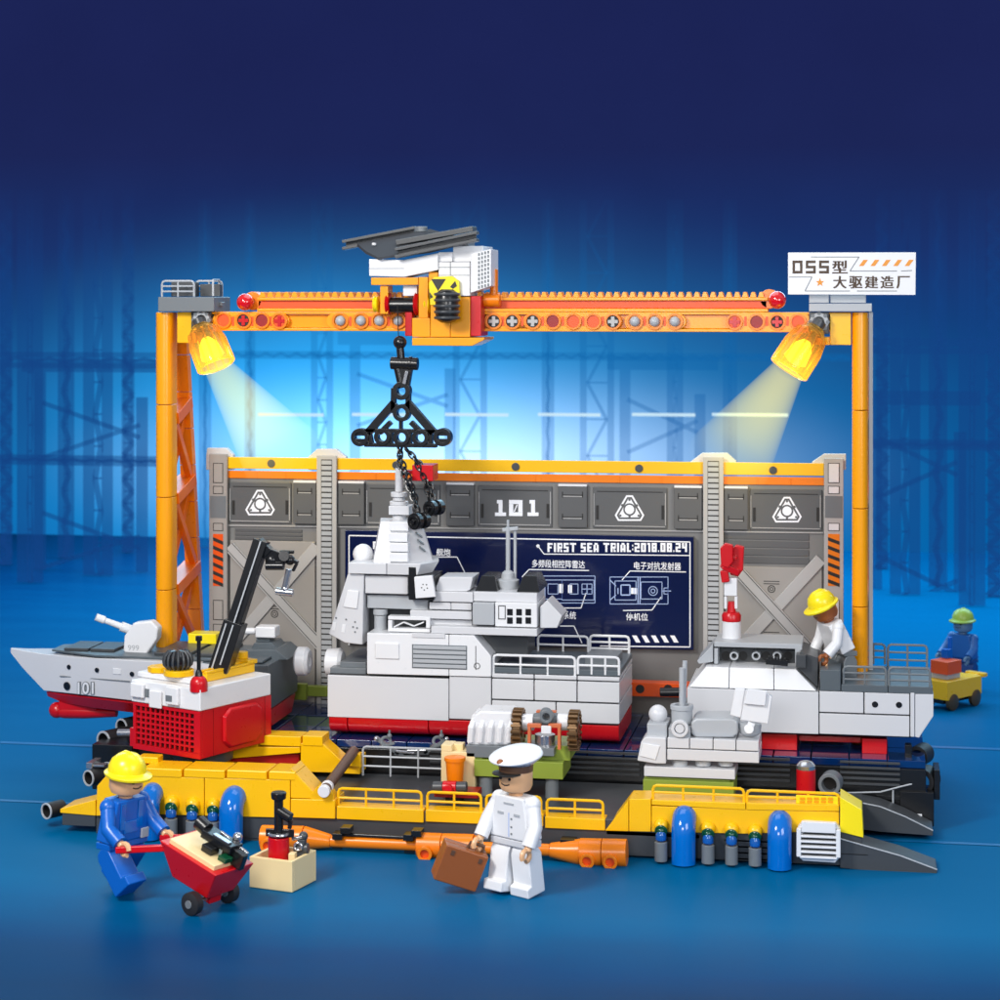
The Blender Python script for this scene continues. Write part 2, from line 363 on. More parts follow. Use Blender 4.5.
def lattice(px, w, top, bot, Y, m, label):
    tk = 2.4 if m is hz2 else 1.5
    x = X(px, Y); hw = U(w/2, px, Y); z1 = Z(px, top, Y); z0 = max(.02, Z(px, bot, Y))
    t = thing('lattice_column', label, 'steel column', (x, Y, z0), group='hazy steel columns of the hall')
    b = MB(); b.box(x-hw, x-hw+.07*tk, Y-.03, Y+.03, z0, z1).box(x+hw-.07*tk, x+hw, Y-.03, Y+.03, z0, z1); b.build('post', m, t, bev=0)
    c = MB(); n = max(3, int((z1-z0)/(2*hw))); h = (z1-z0)/n
    for i in range(n):
        s = 1 if i % 2 else -1
        c.bar((x-s*(hw-.08*tk), Y+.002, z0+i*h), (x+s*(hw-.08*tk), Y+.002, z0+(i+1)*h), .035*tk, .03)
        c.box(x-hw+.073*tk, x+hw-.073*tk, Y-.02, Y+.02, z0+i*h-.01, z0+i*h+.02)
    c.build('lacing', m, t, bev=0)
lattice(322, 22, 200, 600, 17, hz1, 'hazy blue lattice column seen between left gantry tower and crane hook')
lattice(470, 34, 200, 600, 17, hz1, 'wide hazy lattice column rising behind the crane trolley')
lattice(597, 34, 200, 600, 16.5, hz1, 'pale hazy lattice column behind the middle of gantry beam')
lattice(675, 16, 200, 600, 17, hz1, 'thin hazy column seen left of the right light beam')
lattice(905, 30, 190, 640, 14, hz2, 'dark blue lattice column just right of gantry tower')
lattice(972, 26, 190, 640, 13, hz2, 'dark blue lattice column at far right edge')
lattice(30, 26, 190, 640, 13, hz2, 'dark blue lattice column at far left edge')
lattice(98, 30, 190, 640, 14, hz2, 'dark blue lattice column just left of gantry tower')
for k, (px, w, top, Y, l) in enumerate(((6, 12, 190, 15, 'against the left edge'), (66, 16, 190, 16, 'in the left distance between two frames'), (128, 12, 190, 17, 'close behind the left gantry tower'), (205, 12, 200, 18, 'above left end of hangar wall'), (250, 10, 200, 18, 'beside the left light beam'), (548, 12, 200, 18, 'right of the trolley'), (730, 14, 200, 18, 'beyond the right light beam'), (882, 12, 190, 17, 'close behind the right gantry tower'), (938, 18, 190, 15, 'in the right distance between two frames'), (994, 12, 190, 14, 'against the right edge'))):
    lattice(px, w, top, 640, Y, hz1 if 200 < px < 800 else hz2, 'slim hazy lattice column '+l)
def girder(a, e, py, h_, Y, m, label):
    x0, x1 = X(a, Y), X(e, Y); z1 = Z((a+e)/2, py, Y); hh = U(h_, (a+e)/2, Y); t = thing('roof_girder', label, 'roof girder', (x0, Y, z1-hh), group='hazy roof girders of the hall')
    b = MB(); b.box(x0, x1, Y-.04, Y+.04, z1-.09, z1).box(x0, x1, Y-.04, Y+.04, z1-hh, z1-hh+.09); n = max(4, int((x1-x0)/hh))
    for i in range(n):
        xa, xb = x0+(x1-x0)*i/n, x0+(x1-x0)*(i+1)/n; s = (z1-.1, z1-hh+.1) if i%2 else (z1-hh+.1, z1-.1); b.bar((xa, Y, s[0]), (xb, Y, s[1]), .05, .04)
    b.build('truss', m, t, bev=0)
girder(-60, 160, 352, 16, 15.6, hz2, 'long hazy roof girder across the left background')
girder(-60, 160, 455, 10, 16.4, hz2, 'lower hazy girder across the left background')
girder(870, 1060, 338, 16, 15.6, hz2, 'long hazy roof girder across the right background')
girder(870, 1060, 440, 10, 16.4, hz2, 'lower hazy girder across the right background')
girder(190, 850, 352, 8, 18.3, hz1, 'thin pale girder running behind the whole gantry beam')
def arch(px0, px1, pytop, pyb, Y, m, label):
    t = thing('steel_frame', label, 'steel frame', (X((px0+px1)/2, Y), Y, 0), group='hazy steel frames of the hall')
    c = MB(); zc = Z(px0, pytop, Y); x0, x1 = X(px0, Y), X(px1, Y)
    c.box(x0-.09, x0+.09, Y-.03, Y+.03, 0.02, zc).box(x1-.09, x1+.09, Y-.03, Y+.03, 0.02, zc-.4).box(x0-.3, x1+.3, Y-.035, Y+.035, zc+.003, zc+.22)
    for k in range(4):
        zz = zc-.5-k*.9; c.bar((x0+.04, Y, zz), (x1-.04, Y, zz+.55*(1 if k%2 else -1)), .07, .03)
    c.build('frame', m, t, bev=0)
arch(40, 142, 372, 640, 14.5, hz2, 'blue shadowy steel frame in the left background')
arch(876, 960, 405, 640, 14.5, hz2, 'blue shadowy steel frame in the right background')
arch(355, 450, 345, 600, 17.5, hz1, 'pale steel frame behind the hook block')
arch(625, 700, 370, 600, 17.5, hz1, 'pale steel frame behind the right half of gantry beam')
for a, b, l in ((258, 323, 'left of the hook'), (352, 412, 'directly behind hook block'), (445, 508, 'just right of hook block'), (538, 600, 'over middle of hangar wall'), (632, 695, 'left of right light beam'), (712, 788, 'inside the right light beam')):
    c = MB(); Y = 16; c.box(X(a, Y), X(b, Y), Y, Y+.05, Z(a, 416, Y), Z(a, 413, Y))
    o = c.build('strip_light', hz3, bev=0); o['label'] = 'thin pale strip light glowing in background, '+l; o['category'] = 'strip light'; o['group'] = 'strip lights in the background'

# ================================================================== DRY DOCK
Yd = -.15
dock = thing('dry_dock', 'long black dry dock base with navy water tiles under the ship sections', 'dock', (0, .6, 0))
zdt = Z(650, 757, Yd)
xl, xr = X(128, Yd), X(926, Yd)
d = MB(); d.box(xl, xr, Yd, 2.1, 0.004, zdt-.02)
d.build('base', black, dock)
d = MB()
for i in range(22):
    a = xl+(xr-xl)*i/22; b = xl+(xr-xl)*(i+1)/22
    for j in range(4):
        d.box(a+.004, b-.004, Yd+.03+j*.5, Yd+.03+j*.5+.492, zdt-.019, zdt+.045)
d.build('water_tile', navy, dock)
d = MB()
for (a, b) in ((560, 640), (735, 790), (840, 900), (430, 470)):
    for k in range(5):
        zz = .36+k*.045; d.box(X(a, Yd), X(b, Yd), Yd-.02, Yd-.001, zz, zz+.02)
d.build('grille', dgrey, dock, bev=.003)
# fittings at the right end of the dock
d = MB()
for (px, py, r, Y) in ((917, 757, 10.5, .25), (921, 782, 13, -.05)):
    c = P(px, py, Y); R = U(r, px, Y); d.ring(c, (.35, 1, 0), R, R*.64, .2)
d.build('pipe_ring', rub, dock, bev=.004)
d = MB(); d.pb(900, 792, 934, 826, -.18, .1).pb(876, 796, 934, 801, -.17, .15).pb(934, 770, 940, 800, -.1, .2); d.pb(905, 745, 912, 795, .0, .1)
d.build('end_bracket', black, dock)
d = MB(); d.pb(900, 814, 922, 818, -.21, -.19); d.build('reflector', white, dock, bev=.002)
d = MB(); d.cyl(P(893, 790, -.17), P(893, 807, -.17), .008).tube([P(838, 793, -.25), P(880, 792, -.2), P(903, 786, -.17), P(920, 782, -.12)], .007); d.build('cable', lgrey, dock, bev=0)
# pipes at the left end
for (px, py, r, Y, nm) in ((122, 727, 8.5, .3, 0), (104, 741, 10, .0, 0), (108, 772, 10, -.5, 0), (89, 778, 8, -.75, 0), (47, 811, 8, -1.35, 0)):
    c = P(px, py, Y); R = U(r, px, Y); ax = Vector((.55, 1, 0)).normalized()
    pp = MB().ring(c, ax, R, R*.78, .42 if Y > -1 else .16, 28).build('pipe', rub, dock, bev=.003)
    MB().ring(c-ax*.012, ax, R*1.02, R*.8, .012, 28).build('rim', lgrey, pp, bev=.002)
    MB().cyl(c+ax*.1, c+ax*.12, R*.79).build('core', blackd, pp, bev=0)
d = MB(); d.pb(86, 763, 92, 769, -.72, -.5).pb(92, 765, 104, 767, -.7, -.6); d.cyl(P(118, 733, -.2), P(134, 733, -.2), .035); d.build('valve', silver, dock, bev=.003)
d = MB(); d.pb(92, 745, 132, 790, -.3, .3); d.build('pipe_block', black, dock)
# olive and orange supports in the dock behind the ship
d = MB(); d.pb(262, 686, 338, 696, 1.28, 1.36).pb(292, 684, 306, 700, 1.2, 1.27); d.build('olive_beam', olive, dock)
d = MB(); d.pb(560, 682, 690, 696, 1.16, 1.3); o = d.build('orange_beam', oranged, dock)
d = MB()
for px in (575, 600, 640, 668): c = P(px, 689, 1.155); d.cyl(c, c+Vector((0,.01,0)), .04)
d.build('hole', blackd, o, bev=0)
d = MB(); d.cyl(P(660, 692, 1.0), P(684, 692, 1.0), .04); d.build('axle', black, dock)

# ================================================================== YELLOW BARGE
Yb, Yr = -1.47, -.45          # near faces of the front and the rear pontoon
barge = thing('work_barge', 'yellow and dark grey work barge with railings, fenders and curved ramps', 'barge', (-.3, -.85, 0))
dz = .30
b = MB(); b.box(X(100, Yb), X(862, Yb), Yb+.02, -.2, .02, dz); b.build('deck', dgrey, barge)
def pont(Y0, Y1, pts, name='pontoon'): return MB().pp(pts, Y0, Y1).build(name, yel, barge)
# front left pontoon
zt = Z(250, 773, Yb)
b = MB()
b.pp([(96, 816), (97, 786), (110, 771), (134, 770), (140, 777), (140, 814)], Yb, Yb+.3)
b.pp([(140.6, 814), (140.6, 776), (204, 778), (204, 816)], Yb, Yb+.3)
b.pp([(204.6, 816), (204.6, 778), (290, 780), (290, 818)], Yb, Yb+.3)
b.pp([(290.6, 798), (290.6, 768), (318, 797), (318, 799)], Yb, Yb+.3)
b.pp([(290.6, 799), (335, 800), (335, 819), (290.6, 817.5)], Yb-.012, Yb+.3)
b.pp([(60, 809), (95.5, 800), (95.5, 816), (60, 813)], Yb, Yb+.32)
b.build('front_pontoon', yel, barge)
b = MB()
for a, c, t in ((142, 182, 766), (183, 225, 767), (226, 267, 768), (268, 296, 769)): b.pb(a+.4, t+2.5, c-.4, t+11.5, Yb-.006, Yb+.3)
b.pb(137, 757, 158, 764, Yb+.2, Yb+.34)
b.build('coping_tile', yel, barge, bev=.012)
b = MB(); b.pb(62, 814, 95, 826, Yb+.01, Yb+.3).pb(96, 817, 336, 842, Yb+.03, Yb+.3); b.build('hull_strip', dgrey, barge)
# rear left pontoon
b = MB()
b.pp([(215, 760), (215, 747), (300, 747), (300, 753)], Yr, Yr+.22)
b.pp([(215, 770), (215, 762), (300, 766), (300, 772)], Yr, Yr+.22)
b.pp([(300.6, 772), (300.6, 743), (322, 743), (343, 762), (343, 773)], Yr, Yr+.22)
b.pb(343.5, 757, 360, 774, Yr, Yr+.22)
for a, c in ((200, 258), (259, 301), (302, 323)): b.pb(a+.4, 736, c-.4, 746, Yr-.01, Yr+.22)
b.build('rear_pontoon', yel, barge)
b = MB(); b.pb(216, 753, 299, 767, Yr+.05, Yr+.2); b.build('recess', redd, barge)
# roller bar between the pontoons
b = MB(); b.pp([(310, 809), (311, 794), (318, 786), (328, 786), (333, 794), (334, 808)], Yb-.005, Yb+.1).pp([(344, 765), (345, 756), (352, 752), (360, 754), (361, 768)], Yr-.05, Yr+.02); b.build('bracket', yel, barge)
b = MB(); b.cyl(P(325, 790, Yb-.02), P(354, 751, Yr), .045); o = b.build('roller', brownd, barge)
b = MB(); p0 = P(325, 790, Yb-.02); dd = (P(354, 751, Yr)-p0).normalized(); b.cyl(p0-dd*.05, p0-dd*.002, .05).cyl(p0+dd*.05, p0+dd*.1, .052); b.build('roller_cap', white, o)
# sills and railings along the middle
for (a, c, t, s_, e, n) in ((336.5, 423.5, 790, 808, 821, 2), (425.5, 483, 793, 811, 823, 1), (484.5, 543, 796, 813.5, 825.5, 1), (545, 605, 800, 818, 829.5, 1)):
    b = MB(); b.pb(a, s_, c, e, Yb, Yb+.16); b.build('sill', yel, barge)
    b = MB(); b.prail(a+2, t, c-2, s_+.5, Yb+.06, posts=n if n > 1 else 1, mids=1, r=.012); b.build('railing', yel, barge, bev=0)
b = MB(); b.pb(336, 823, 604, 834, Yb+.03, Yb+.3); b.build('hull_strip', dgrey, barge)
# right pontoon
b = MB()
b.pp([(605, 831), (628.5, 800), (628.5, 831.5)], Yb, Yb+.3)
b.pp([(629, 831.5), (629, 799), (651, 799), (651, 832)], Yb, Yb+.3)
b.pp([(651.6, 808), (651.6, 806), (839, 812), (839, 831), (745, 834), (651.6, 832)], Yb, Yb+.3)
b.pp([(651.6, 805), (651.6, 800), (745.5, 803), (745.5, 810)], Yb-.008, Yb+.26)
b.pp([(746.2, 810), (746.2, 803), (839, 805), (839, 811.5)], Yb-.008, Yb+.26)
b.build('front_pontoon', yel, barge)
b = MB(); b.pp([(840, 832), (840, 797), (862, 810), (863.5, 838)], Yb, Yb+.3); b.build('end_slope', lemon, barge)
for a, c, t, e, n in ((653, 744, 787, 800, 2), (747, 839, 792, 804, 2)):
    b = MB(); b.prail(a, t, c, e+.6, Yb+.05, posts=n, mids=1, r=.012); b.build('railing', yel, barge, bev=0)
b = MB(); b.pb(796, 796, 838, 804, Yb+.02, Yb+.04); b.build('label_plate', lemon, barge, bev=.002)
b = MB()
for i in range(5):
    for j in range(2): b.pb(800+i*7, 797.6+j*3.2, 805+i*7, 799.8+j*3.2, Yb+.013, Yb+.019)
b.build('embossed_mark', yello, barge, bev=0)
b = MB(); b.pb(606, 836, 840, 860, Yb+.04, Yb+.28).pb(606, 832, 700, 837, Yb+.02, Yb+.28); b.build('hull_strip', dgrey, barge)
b = MB()
for k in range(4): b.pb(724, 840+k*6, 768, 842+k*6, Yb+.02, Yb+.035)
b.build('vent', lgrey, barge, bev=.002)
# curved ramps
for (Y0, pts, sh) in ((Yb, [(840, 838), (868, 846), (900, 855), (937, 869), (937, 875), (888, 873), (840, 868)], 0), (-.5, [(850, 800), (880, 806), (905, 816), (933, 830), (933, 836), (880, 832), (850, 828)], 1)):
    b = MB(); b.pp(pts, Y0, Y0+.3); o = b.build('ramp', dgrey, barge)
    k = 2 if sh == 0 else 2
    b = MB(); b.tube([P(p[0], p[1]+.6, Y0-.003) for p in pts[:4]], .006, 6); b.build('edge_line', lgrey, o, bev=0)
    b = MB(); b.pb(pts[0][0], pts[-1][1]-14, pts[-2][0]-20, pts[-1][1]-13.2, Y0-.003, Y0-.001); b.build('seam', blackd, o, bev=0)
# radiator box
Yq = Yb-.12
rd = MB(); c8 = [(798, 827), (803, 822), (836, 824), (840, 829), (840, 857), (835, 863), (803, 861), (796, 855)]
rd.pp(c8, Yq+.05, Yb+.03); rad = rd.build('radiator', white, barge)
d = MB(); d.pp([(801, 835), (806, 831), (833, 832), (836, 836), (836, 855), (832, 859), (806, 858), (801, 853)], Yq+.046, Yq+.05); d.build('opening', black, rad, bev=0)
d = MB()
for k in range(5): d.pb(800, 836+k*5.2, 837, 838.2+k*5.2, Yq+.0, Yq+.045)
d.pb(796.5, 829, 801, 857, Yq+.0, Yq+.05).pb(836, 830, 840.5, 858, Yq+.0, Yq+.05).pb(801.3, 822.5, 835.7, 833, Yq+.0, Yq+.05); d.build('slat', white, rad, bev=.005)
# blue fenders
def fender(px, top, bot, w, Y=Yb-.1):
    R = U(w/2, px, Y); x = X(px, Y); z1 = Z(px, top, Y); zc = z1-R-.09; q = .1
    pts = [(x, Y+2*q, zc-.12), (x, Y+2*q, zc-.04)]+[(x, Y+q+q*math.cos(t_), zc+q*math.sin(t_)*1.1) for t_ in [math.pi*i/10 for i in range(11)]]+[(x, Y, zc-.06), (x, Y, .16), (x, Y, .012)]
    b = MB(); b.tube(pts, R*.97, 22); b.build('fender', blue, barge, bev=0, smooth=60)
for a in ((149, 787, 848, 22), (231, 790, 852, 25), (683.5, 810, 870, 25), (779.5, 815, 876, 25)): fender(*a)
# nozzles
for (px, py) in ((171, 803), (192, 805), (213, 806), (661, 826), (708, 829), (731.5, 830), (755, 832)):
    Y = Yb-.03; c = P(px, py, Y); R = U(7.5, px, Y)
    MB().sph(c+Vector((0,.02,0)), R, n=18).cyl(c, c+Vector((0,.12,0)), R*.9).build('nozzle_cap', yel, barge, bev=0)
    c2 = P(px, py+5, Y-.05)
    MB().torus(c2, (0,-1,-.3), R*.66, R*.2).sph(c2, R*.62).build('gasket', green, barge, bev=0)
    c3 = P(px, py+11, Y-.06); z0 = Z(px, py+22, Y-.06)
    MB().lathe((c3.x, c3.y, c3.z-.03), (0,0,1), [(0, .03), (.01, R*.7), (.05, R*.72), (.08, R*.4), (.085, .005)]).build('nozzle', blueg, barge, bev=0)
    MB().cyl((c3.x, c3.y, max(.02, c3.z-.24)), (c3.x, c3.y, c3.z-.035), R*.85, n=22).build('tube', mgrey, barge, bev=.006)
# orange pipeline in front of the barge
Yp = Yb-.16
def hp(px, py): return P(px, py, Yp)
b = MB(); r1, r2 = U(13, 400, Yp), U(6, 400, Yp)
def pc(a, c, ra, rb=None): b.cyl(P(a[0], a[1], Yp), P(c[0], c[1], Yp), U(ra, 400, Yp), U(rb or ra, 400, Yp), n=24)
pc((262, 837), (304, 838), 12); pc((304, 838), (331, 841), 12, 6.5); pc((331, 841), (420, 845), 6); pc((418, 845), (442, 846), 12.5); pc((442.6, 846), (474, 847), 12.5)
pc((474, 847), (482, 848), 12.5, 7); pc((482, 848), (550, 850), 6); pc((550, 850), (580, 852), 7, 13); pc((580, 852), (602, 852.5), 13.5); pc((602.6, 852.5), (627, 853), 13.5)
pl = b.build('pipeline', orange, barge, bev=.004)
b = MB()
for px, py in ((428, 850), (450, 850), (589, 857), (612, 858), (272, 842)):
    c = hp(px, py); R = U(7.5, px, Yp); b.ring(c+Vector((0,-.14,0)), (0,1,0), R, R*.6, .12)
b.build('port', orange, pl, bev=.004)
b = MB()
for px, py in ((428, 850), (450, 850), (589, 857), (612, 858), (272, 842)):
    c = hp(px, py); b.cyl(c+Vector((0,-.112,0)), c+Vector((0,-.1,0)), U(4.6, px, Yp))
b.build('port_floor', oranged, pl, bev=0)
b = MB(); b.cyl(P(336, 834, Yp-.02), P(415, 838, Yp-.02), .016)
for px, py in ((337, 837), (345, 831), (408, 838), (416, 834)): b.pb(px-5, py-3, px+5, py+3, Yp-.09, Yp+.03)
b.pb(332, 846, 342, 849, Yp-.02, Yp+.02).pb(404, 850, 414, 853, Yp-.02, Yp+.02)
b.pb(560, 840, 575, 846, Yp-.02, Yp+.1)
b.build('pipe_clip', black, barge, bev=.003)
# grey railing at the back of the deck with handwheels
b = MB(); b.prail(363, 748, 446, 777, Yr, posts=2, mids=2, r=.01); b.build('rear_railing', lgrey, barge, bev=0)
for px, sg_ in ((386, 1), (438, -1)):
    b = MB(); c = P(px, 744, Yr+.1); b.torus(c+Vector((0,0,.02)), (.5,-1,.7), .04, .014).bar(c+Vector((-.09*sg_,0,.05)), c+Vector((.12*sg_,0,-.08)), .03, .05).sph(c+Vector((.03,0,.07)), .022).cyl(c+Vector((.03,0,.05)), c+Vector((.03,0,.12)), .01); b.bar(c+Vector((.08*sg_,0,-.07)), c+Vector((.3*sg_,0,-.09)), .035, .05).bar(c+Vector((-.05,-.02,-.02)), c+Vector((.07,.02,.01)), .02, .08); b.build('linkage', mgrey, barge, bev=.003)
    b = MB(); b.cyl(c+Vector((.1*sg_,-.04,-.05)), c+Vector((.26*sg_,-.04,-.06)), .012).sph(c+Vector((-.08*sg_,-.03,.05)), .02); b.build('linkage_pin', silver, barge, bev=0)

# ================================================================== SHIP SECTIONS
def marks(mb, cx, cy, r, Y, d=.006): 
    c = P(cx, cy, Y-d); return mb.cyl(c, c+Vector((0, d*.9, 0)), r)
# ---- bow
Ym = .5
bow = thing('bow_section', 'pointed grey and red bow section with white gun turret on its deck', 'ship section', (X(180, .5), .5, zdt+.05))
st = [(10.5, .012, 648, 653), (22, .06, 650.5, 668), (43, .16, 654, 691), (75, .31, 657, 695), (132, .47, 660.5, 702), (200, .5, 663.5, 706), (264, .5, 666, 709)]
def ring_at(px, hw, top, bot, slant=.0):
    Y = Ym-hw; x = X(px, Y); z1, z0 = Z(px, top, Y), Z(px, bot, Y)
    return x, hw, z1, z0
def hullloft(st, b, inset=.0, flat=0):
    rings = []
    for s_ in st:
        x, hw, z1, z0 = ring_at(*s_); k = hw*(1-inset)
        rings.append([(x, Ym-hw, z1), (x, Ym-k, z0), (x, Ym+k, z0), (x, Ym+hw, z1)])
    return b.loft(rings)
h = MB(); hullloft(st[:6], h, .12); h.build('hull', hullw, bow, bev=.006)
h = MB(); hullloft([(200.5, .5, 663.5, 706), (268, .5, 666, 711)], h, .06); h.build('rear_hull', deckg, bow, bev=.006)
h = MB(); hullloft([(46, .12, 691.5, 697), (60, .2, 694, 704), (90, .3, 697.5, 710), (132, .43, 702.8, 716), (200, .46, 707, 721), (268, .46, 712, 729)], h, .3); h.build('lower_hull', red, bow, bev=.008)
h = MB(); c0, c1 = P(55, 711, .42), P(135, 713, .42); h.sph(c0+Vector((.02,0,.01)), .075); h.lathe(c0, c1-c0, [(0,.05),(.1,.066),(.3,.062),(.6,.04)]); h.box(c0.x+.06, c0.x+.42, c0.y-.06, c0.y+.1, c0.z+.03, c0.z+.1); h.build('bulb', red, bow, bev=0)
h = MB()
zz = Z(132, 660.5, .03)
h.flat([(X(50, .32), .36), (X(95, .12), .13), (X(262, .06), .08), (X(262, .06), .93), (X(95, .12), .87), (X(50, .32), .64)], zz+.002, zz+.022); h.build('deck', deckg, bow)
h = MB()
for a, e in ((72, 96), (98, 122), (165, 200), (205, 232)): h.box(X(a, .5), X(e, .5), .3 if a < 100 else .2, .7 if a < 100 else .85, zz+.023, zz+.05)
h.build('deck_tile', dgrey, bow)
h = MB(); Yh = Ym-.485
def side(px, py):   # a point on the tapered near side of the bow
    for i in range(len(st)-1):
        if st[i][0] <= px <= st[i+1][0]:
            f = (px-st[i][0])/(st[i+1][0]-st[i][0]); hw = st[i][1]*(1-f)+st[i+1][1]*f; top = st[i][2]*(1-f)+st[i+1][2]*f; bot = st[i][3]*(1-f)+st[i+1][3]*f
            return P(px, py, Ym-hw*(1-.12*(py-top)/(bot-top)))
for (px, py, r) in ((69, 667, .022), (97, 670, .022), (132, 674, .022), (67, 686, .038)):
    c = side(px, py); nrm = (side(px+4, py)-side(px-4, py)).cross(side(px, py+3)-side(px, py-3)).normalized()
    if nrm.y > 0: nrm = -nrm
    h.cyl(c-nrm*.005, c+nrm*.008, r)
h.build('porthole', black, bow, bev=.002)
def bowtext(body, a, t, e, bt, m, bold=0):
    p00, p10, p01 = side(a, bt), side(e, bt), side(a, t)
    ux = (p10-p00); uz = (p01-p00); n = ux.cross(uz).normalized()
    if n.y > 0: n = -n
    M = Matrix(((ux.x, -n.x, uz.x, p00.x-bow.location.x), (ux.y, -n.y, uz.y, p00.y-bow.location.y), (ux.z, -n.z, uz.z, p00.z-bow.location.z), (0,0,0,1)))
    return text(body, m, bow, (0, 1, 1, 0), mtx=M, bold=bold, name='number', d=.004)
bowtext('101', 77.4, 681.4, 94.6, 694.6, mgrey, .09); w101 = bowtext('101', 78, 682, 94, 694, white, .02)
for v in w101.data.vertices: v.co.y -= .004
h = MB(); c = [side(113, 668), side(121, 669), side(121, 674.5), side(113, 674)]; h.add([p+Vector((0,-.004,0)) for p in c]+[p+Vector((0,.006,0)) for p in c], [(0,1,2,3),(7,6,5,4),(0,4,5,1),(1,5,6,2),(2,6,7,3),(3,7,4,0)]); h.build('hatch', white, bow, bev=.002)
h = MB(); c = [side(60, 676), side(130, 681.3)]; h.bar(c[0]+Vector((0,-.004,0)), c[1]+Vector((0,-.004,0)), .008, .008); h.build('rubbing_strip', mgrey, bow, bev=0)
# gun turret
tr_ = MB(); Yt = .32
tr_.pp([(123, 650), (124, 636), (133, 623), (151, 621), (158, 628), (157, 639), (146, 655), (124, 653)], Yt, Yt+.13)
tur = tr_.build('turret', white, bow, bev=.02, seg=3)
g = MB(); a, c = P(131, 630, Yt+.16), P(96, 617, Yt+.02); dd = (c-a).normalized(); L_ = (c-a).length
g.lathe(a, dd, [(0, .045), (.1, .045), (.1, .03), (L_-.09, .026), (L_-.08, .036), (L_, .034), (L_, .02)], 18); g.build('barrel', white, tur, bev=.002)
text('999', lgrey, tur, (128, 645, 139, 650.5), Yt, name='number', d=.003)
# rear deck gun
h = MB(); Yg = .55
h.pp([(238, 660), (246, 650), (276, 650), (288, 660)], Yg-.2, Yg+.3).pp([(250, 650), (254, 643), (272, 643), (278, 650)], Yg-.1, Yg+.2).pb(256, 637, 270, 643, Yg, Yg+.15); h.build('gun_base', deckg, bow)
h = MB(); h.pb(255, 627, 275, 638, Yg-.05, Yg+.12); h.cyl(P(244, 631, Yg), P(256, 631, Yg), .03); h.build('deck_gun', white, bow, bev=.012)
h = MB(); h.pb(188, 634, 216, 644, .75, .95); h.build('deck_locker', lemon, bow)
h = MB(); c = P(296, 661, .42); h.lathe(c, (1,0,0), [(0, .1), (.02, .13), (.1, .13), (.13, .1), (.13, .05), (.1, .05)]); h.build('coupling', white, bow, bev=.004)

# ---- midship
mid = thing('midship_section', 'large white midship section with stepped tower and helideck held by the crane', 'ship section', (X(470, .5), .5, Z(470, 735, .5)))
h = MB(); h.pb(327.5, 677, 448.6, 719, 0, .98).pb(449.3, 677, 491, 719.5, 0, .98)
bricks(h, 491.5, 0, 620, 0, 0, .98, [(675, 680, [534, 577]), (680.3, 701.5, [534, 577]), (702, 722.5, [556])], .0045)
h.build('hull', hullw, mid)
h = MB(); h.pb(329, 678, 618, 722, .03, .95); h.build('hull_core', blackd, mid)  # black core: shade between the bricks put into the colour
h = MB()
def bil(a, e):
    Y = .01; x0, x1 = X(a, Y), X(e, Y); z1 = Z(470, 719.5, Y)-.012; prof = [(0, z1), (0, z1-.08), (.03, z1-.125), (.08, z1-.15), (.9, z1-.15), (.95, z1-.12), (.97, z1-.06), (.97, z1)]
    h.loft([[(x, Y+p[0], p[1]) for p in prof] for x in (x0, x1)])
bil(329, 347); bil(347.7, 428); bil(428.7, 500); bil(500.7, 580); bil(580.7, 619)
h.build('lower_hull', red, mid)
# side panel
h = MB(); h.pp([(367, 674), (367, 633), (448.6, 635), (448.6, 676)], -.02, .9).pp([(449.2, 676), (449.2, 635), (474, 635.5), (491, 656), (491, 677)], -.02, .9)
sp = h.build('side_house', white, mid)
h = MB(); h.pb(375, 643, 399, 659, -.034, -.02); h.build('raised_panel', white, sp, bev=.008)
h = MB(); h.pb(412, 645, 467, 669, -.0225, -.02); h.build('louvre_frame', mgrey, sp, bev=0)
h = MB()
for k in range(5): h.pb(413, 646.2+k*4.6, 466, 649.6+k*4.6, -.036, -.0226)
h.build('louvre', lgrey, sp, bev=.003)
h = MB(); h.pb(475.4, 646, 476.1, 670, -.0215, -.02); h.build('door_line', inkd, sp, bev=0)
h = MB(); c = P(477, 666, -.022); h.torus(c, (0,1,0), .025, .003); h.build('door_mark', inkd, sp, bev=0)
h = MB(); h.pb(412, 633.5, 445, 638, -.03, -.02); h.build('handle', hullw, sp, bev=.004)
# foredeck (left) with slanting panel and fitting
h = MB(); h.pb(330, 668, 366, 674, .05, .9).pb(340, 662, 366, 667.5, .1, .85); h.build('foredeck', mgrey, mid)
h = MB(); h.pp([(328.5, 634), (348, 573), (364, 574.5), (362.5, 645), (345, 643)], .06, .8); o = h.build('slanting_front', hullw, mid, bev=.01)
h = MB(); h.pp([(343, 607), (347.5, 590), (359, 591), (357, 609)], .045, .06); h.build('raised_panel', white, o, bev=.006)
h = MB()
for px, py in ((333.5, 626), (343, 628)): h.pp([(px-1.8, py+4), (px-.6, py-4), (px+2.8, py-3.6), (px+1.6, py+4.6)], .057, .06)
h.build('hatch', white, o, bev=.001)
h = MB()
for px, py in ((336, 618), (346, 619.5), (355, 622), (353, 627), (357, 628), (355, 632)): marks(h, px, py, .008, .06)
h.build('rivet', mgrey, o, bev=0)
for (px, py) in ((330, 662),):
    h = MB(); c = P(px-4, py, .3); h.lathe(c, (1,0,0), [(0, .08), (.015, .12), (.13, .13), (.16, .1)]); h.build('winch', white, mid, bev=.004)
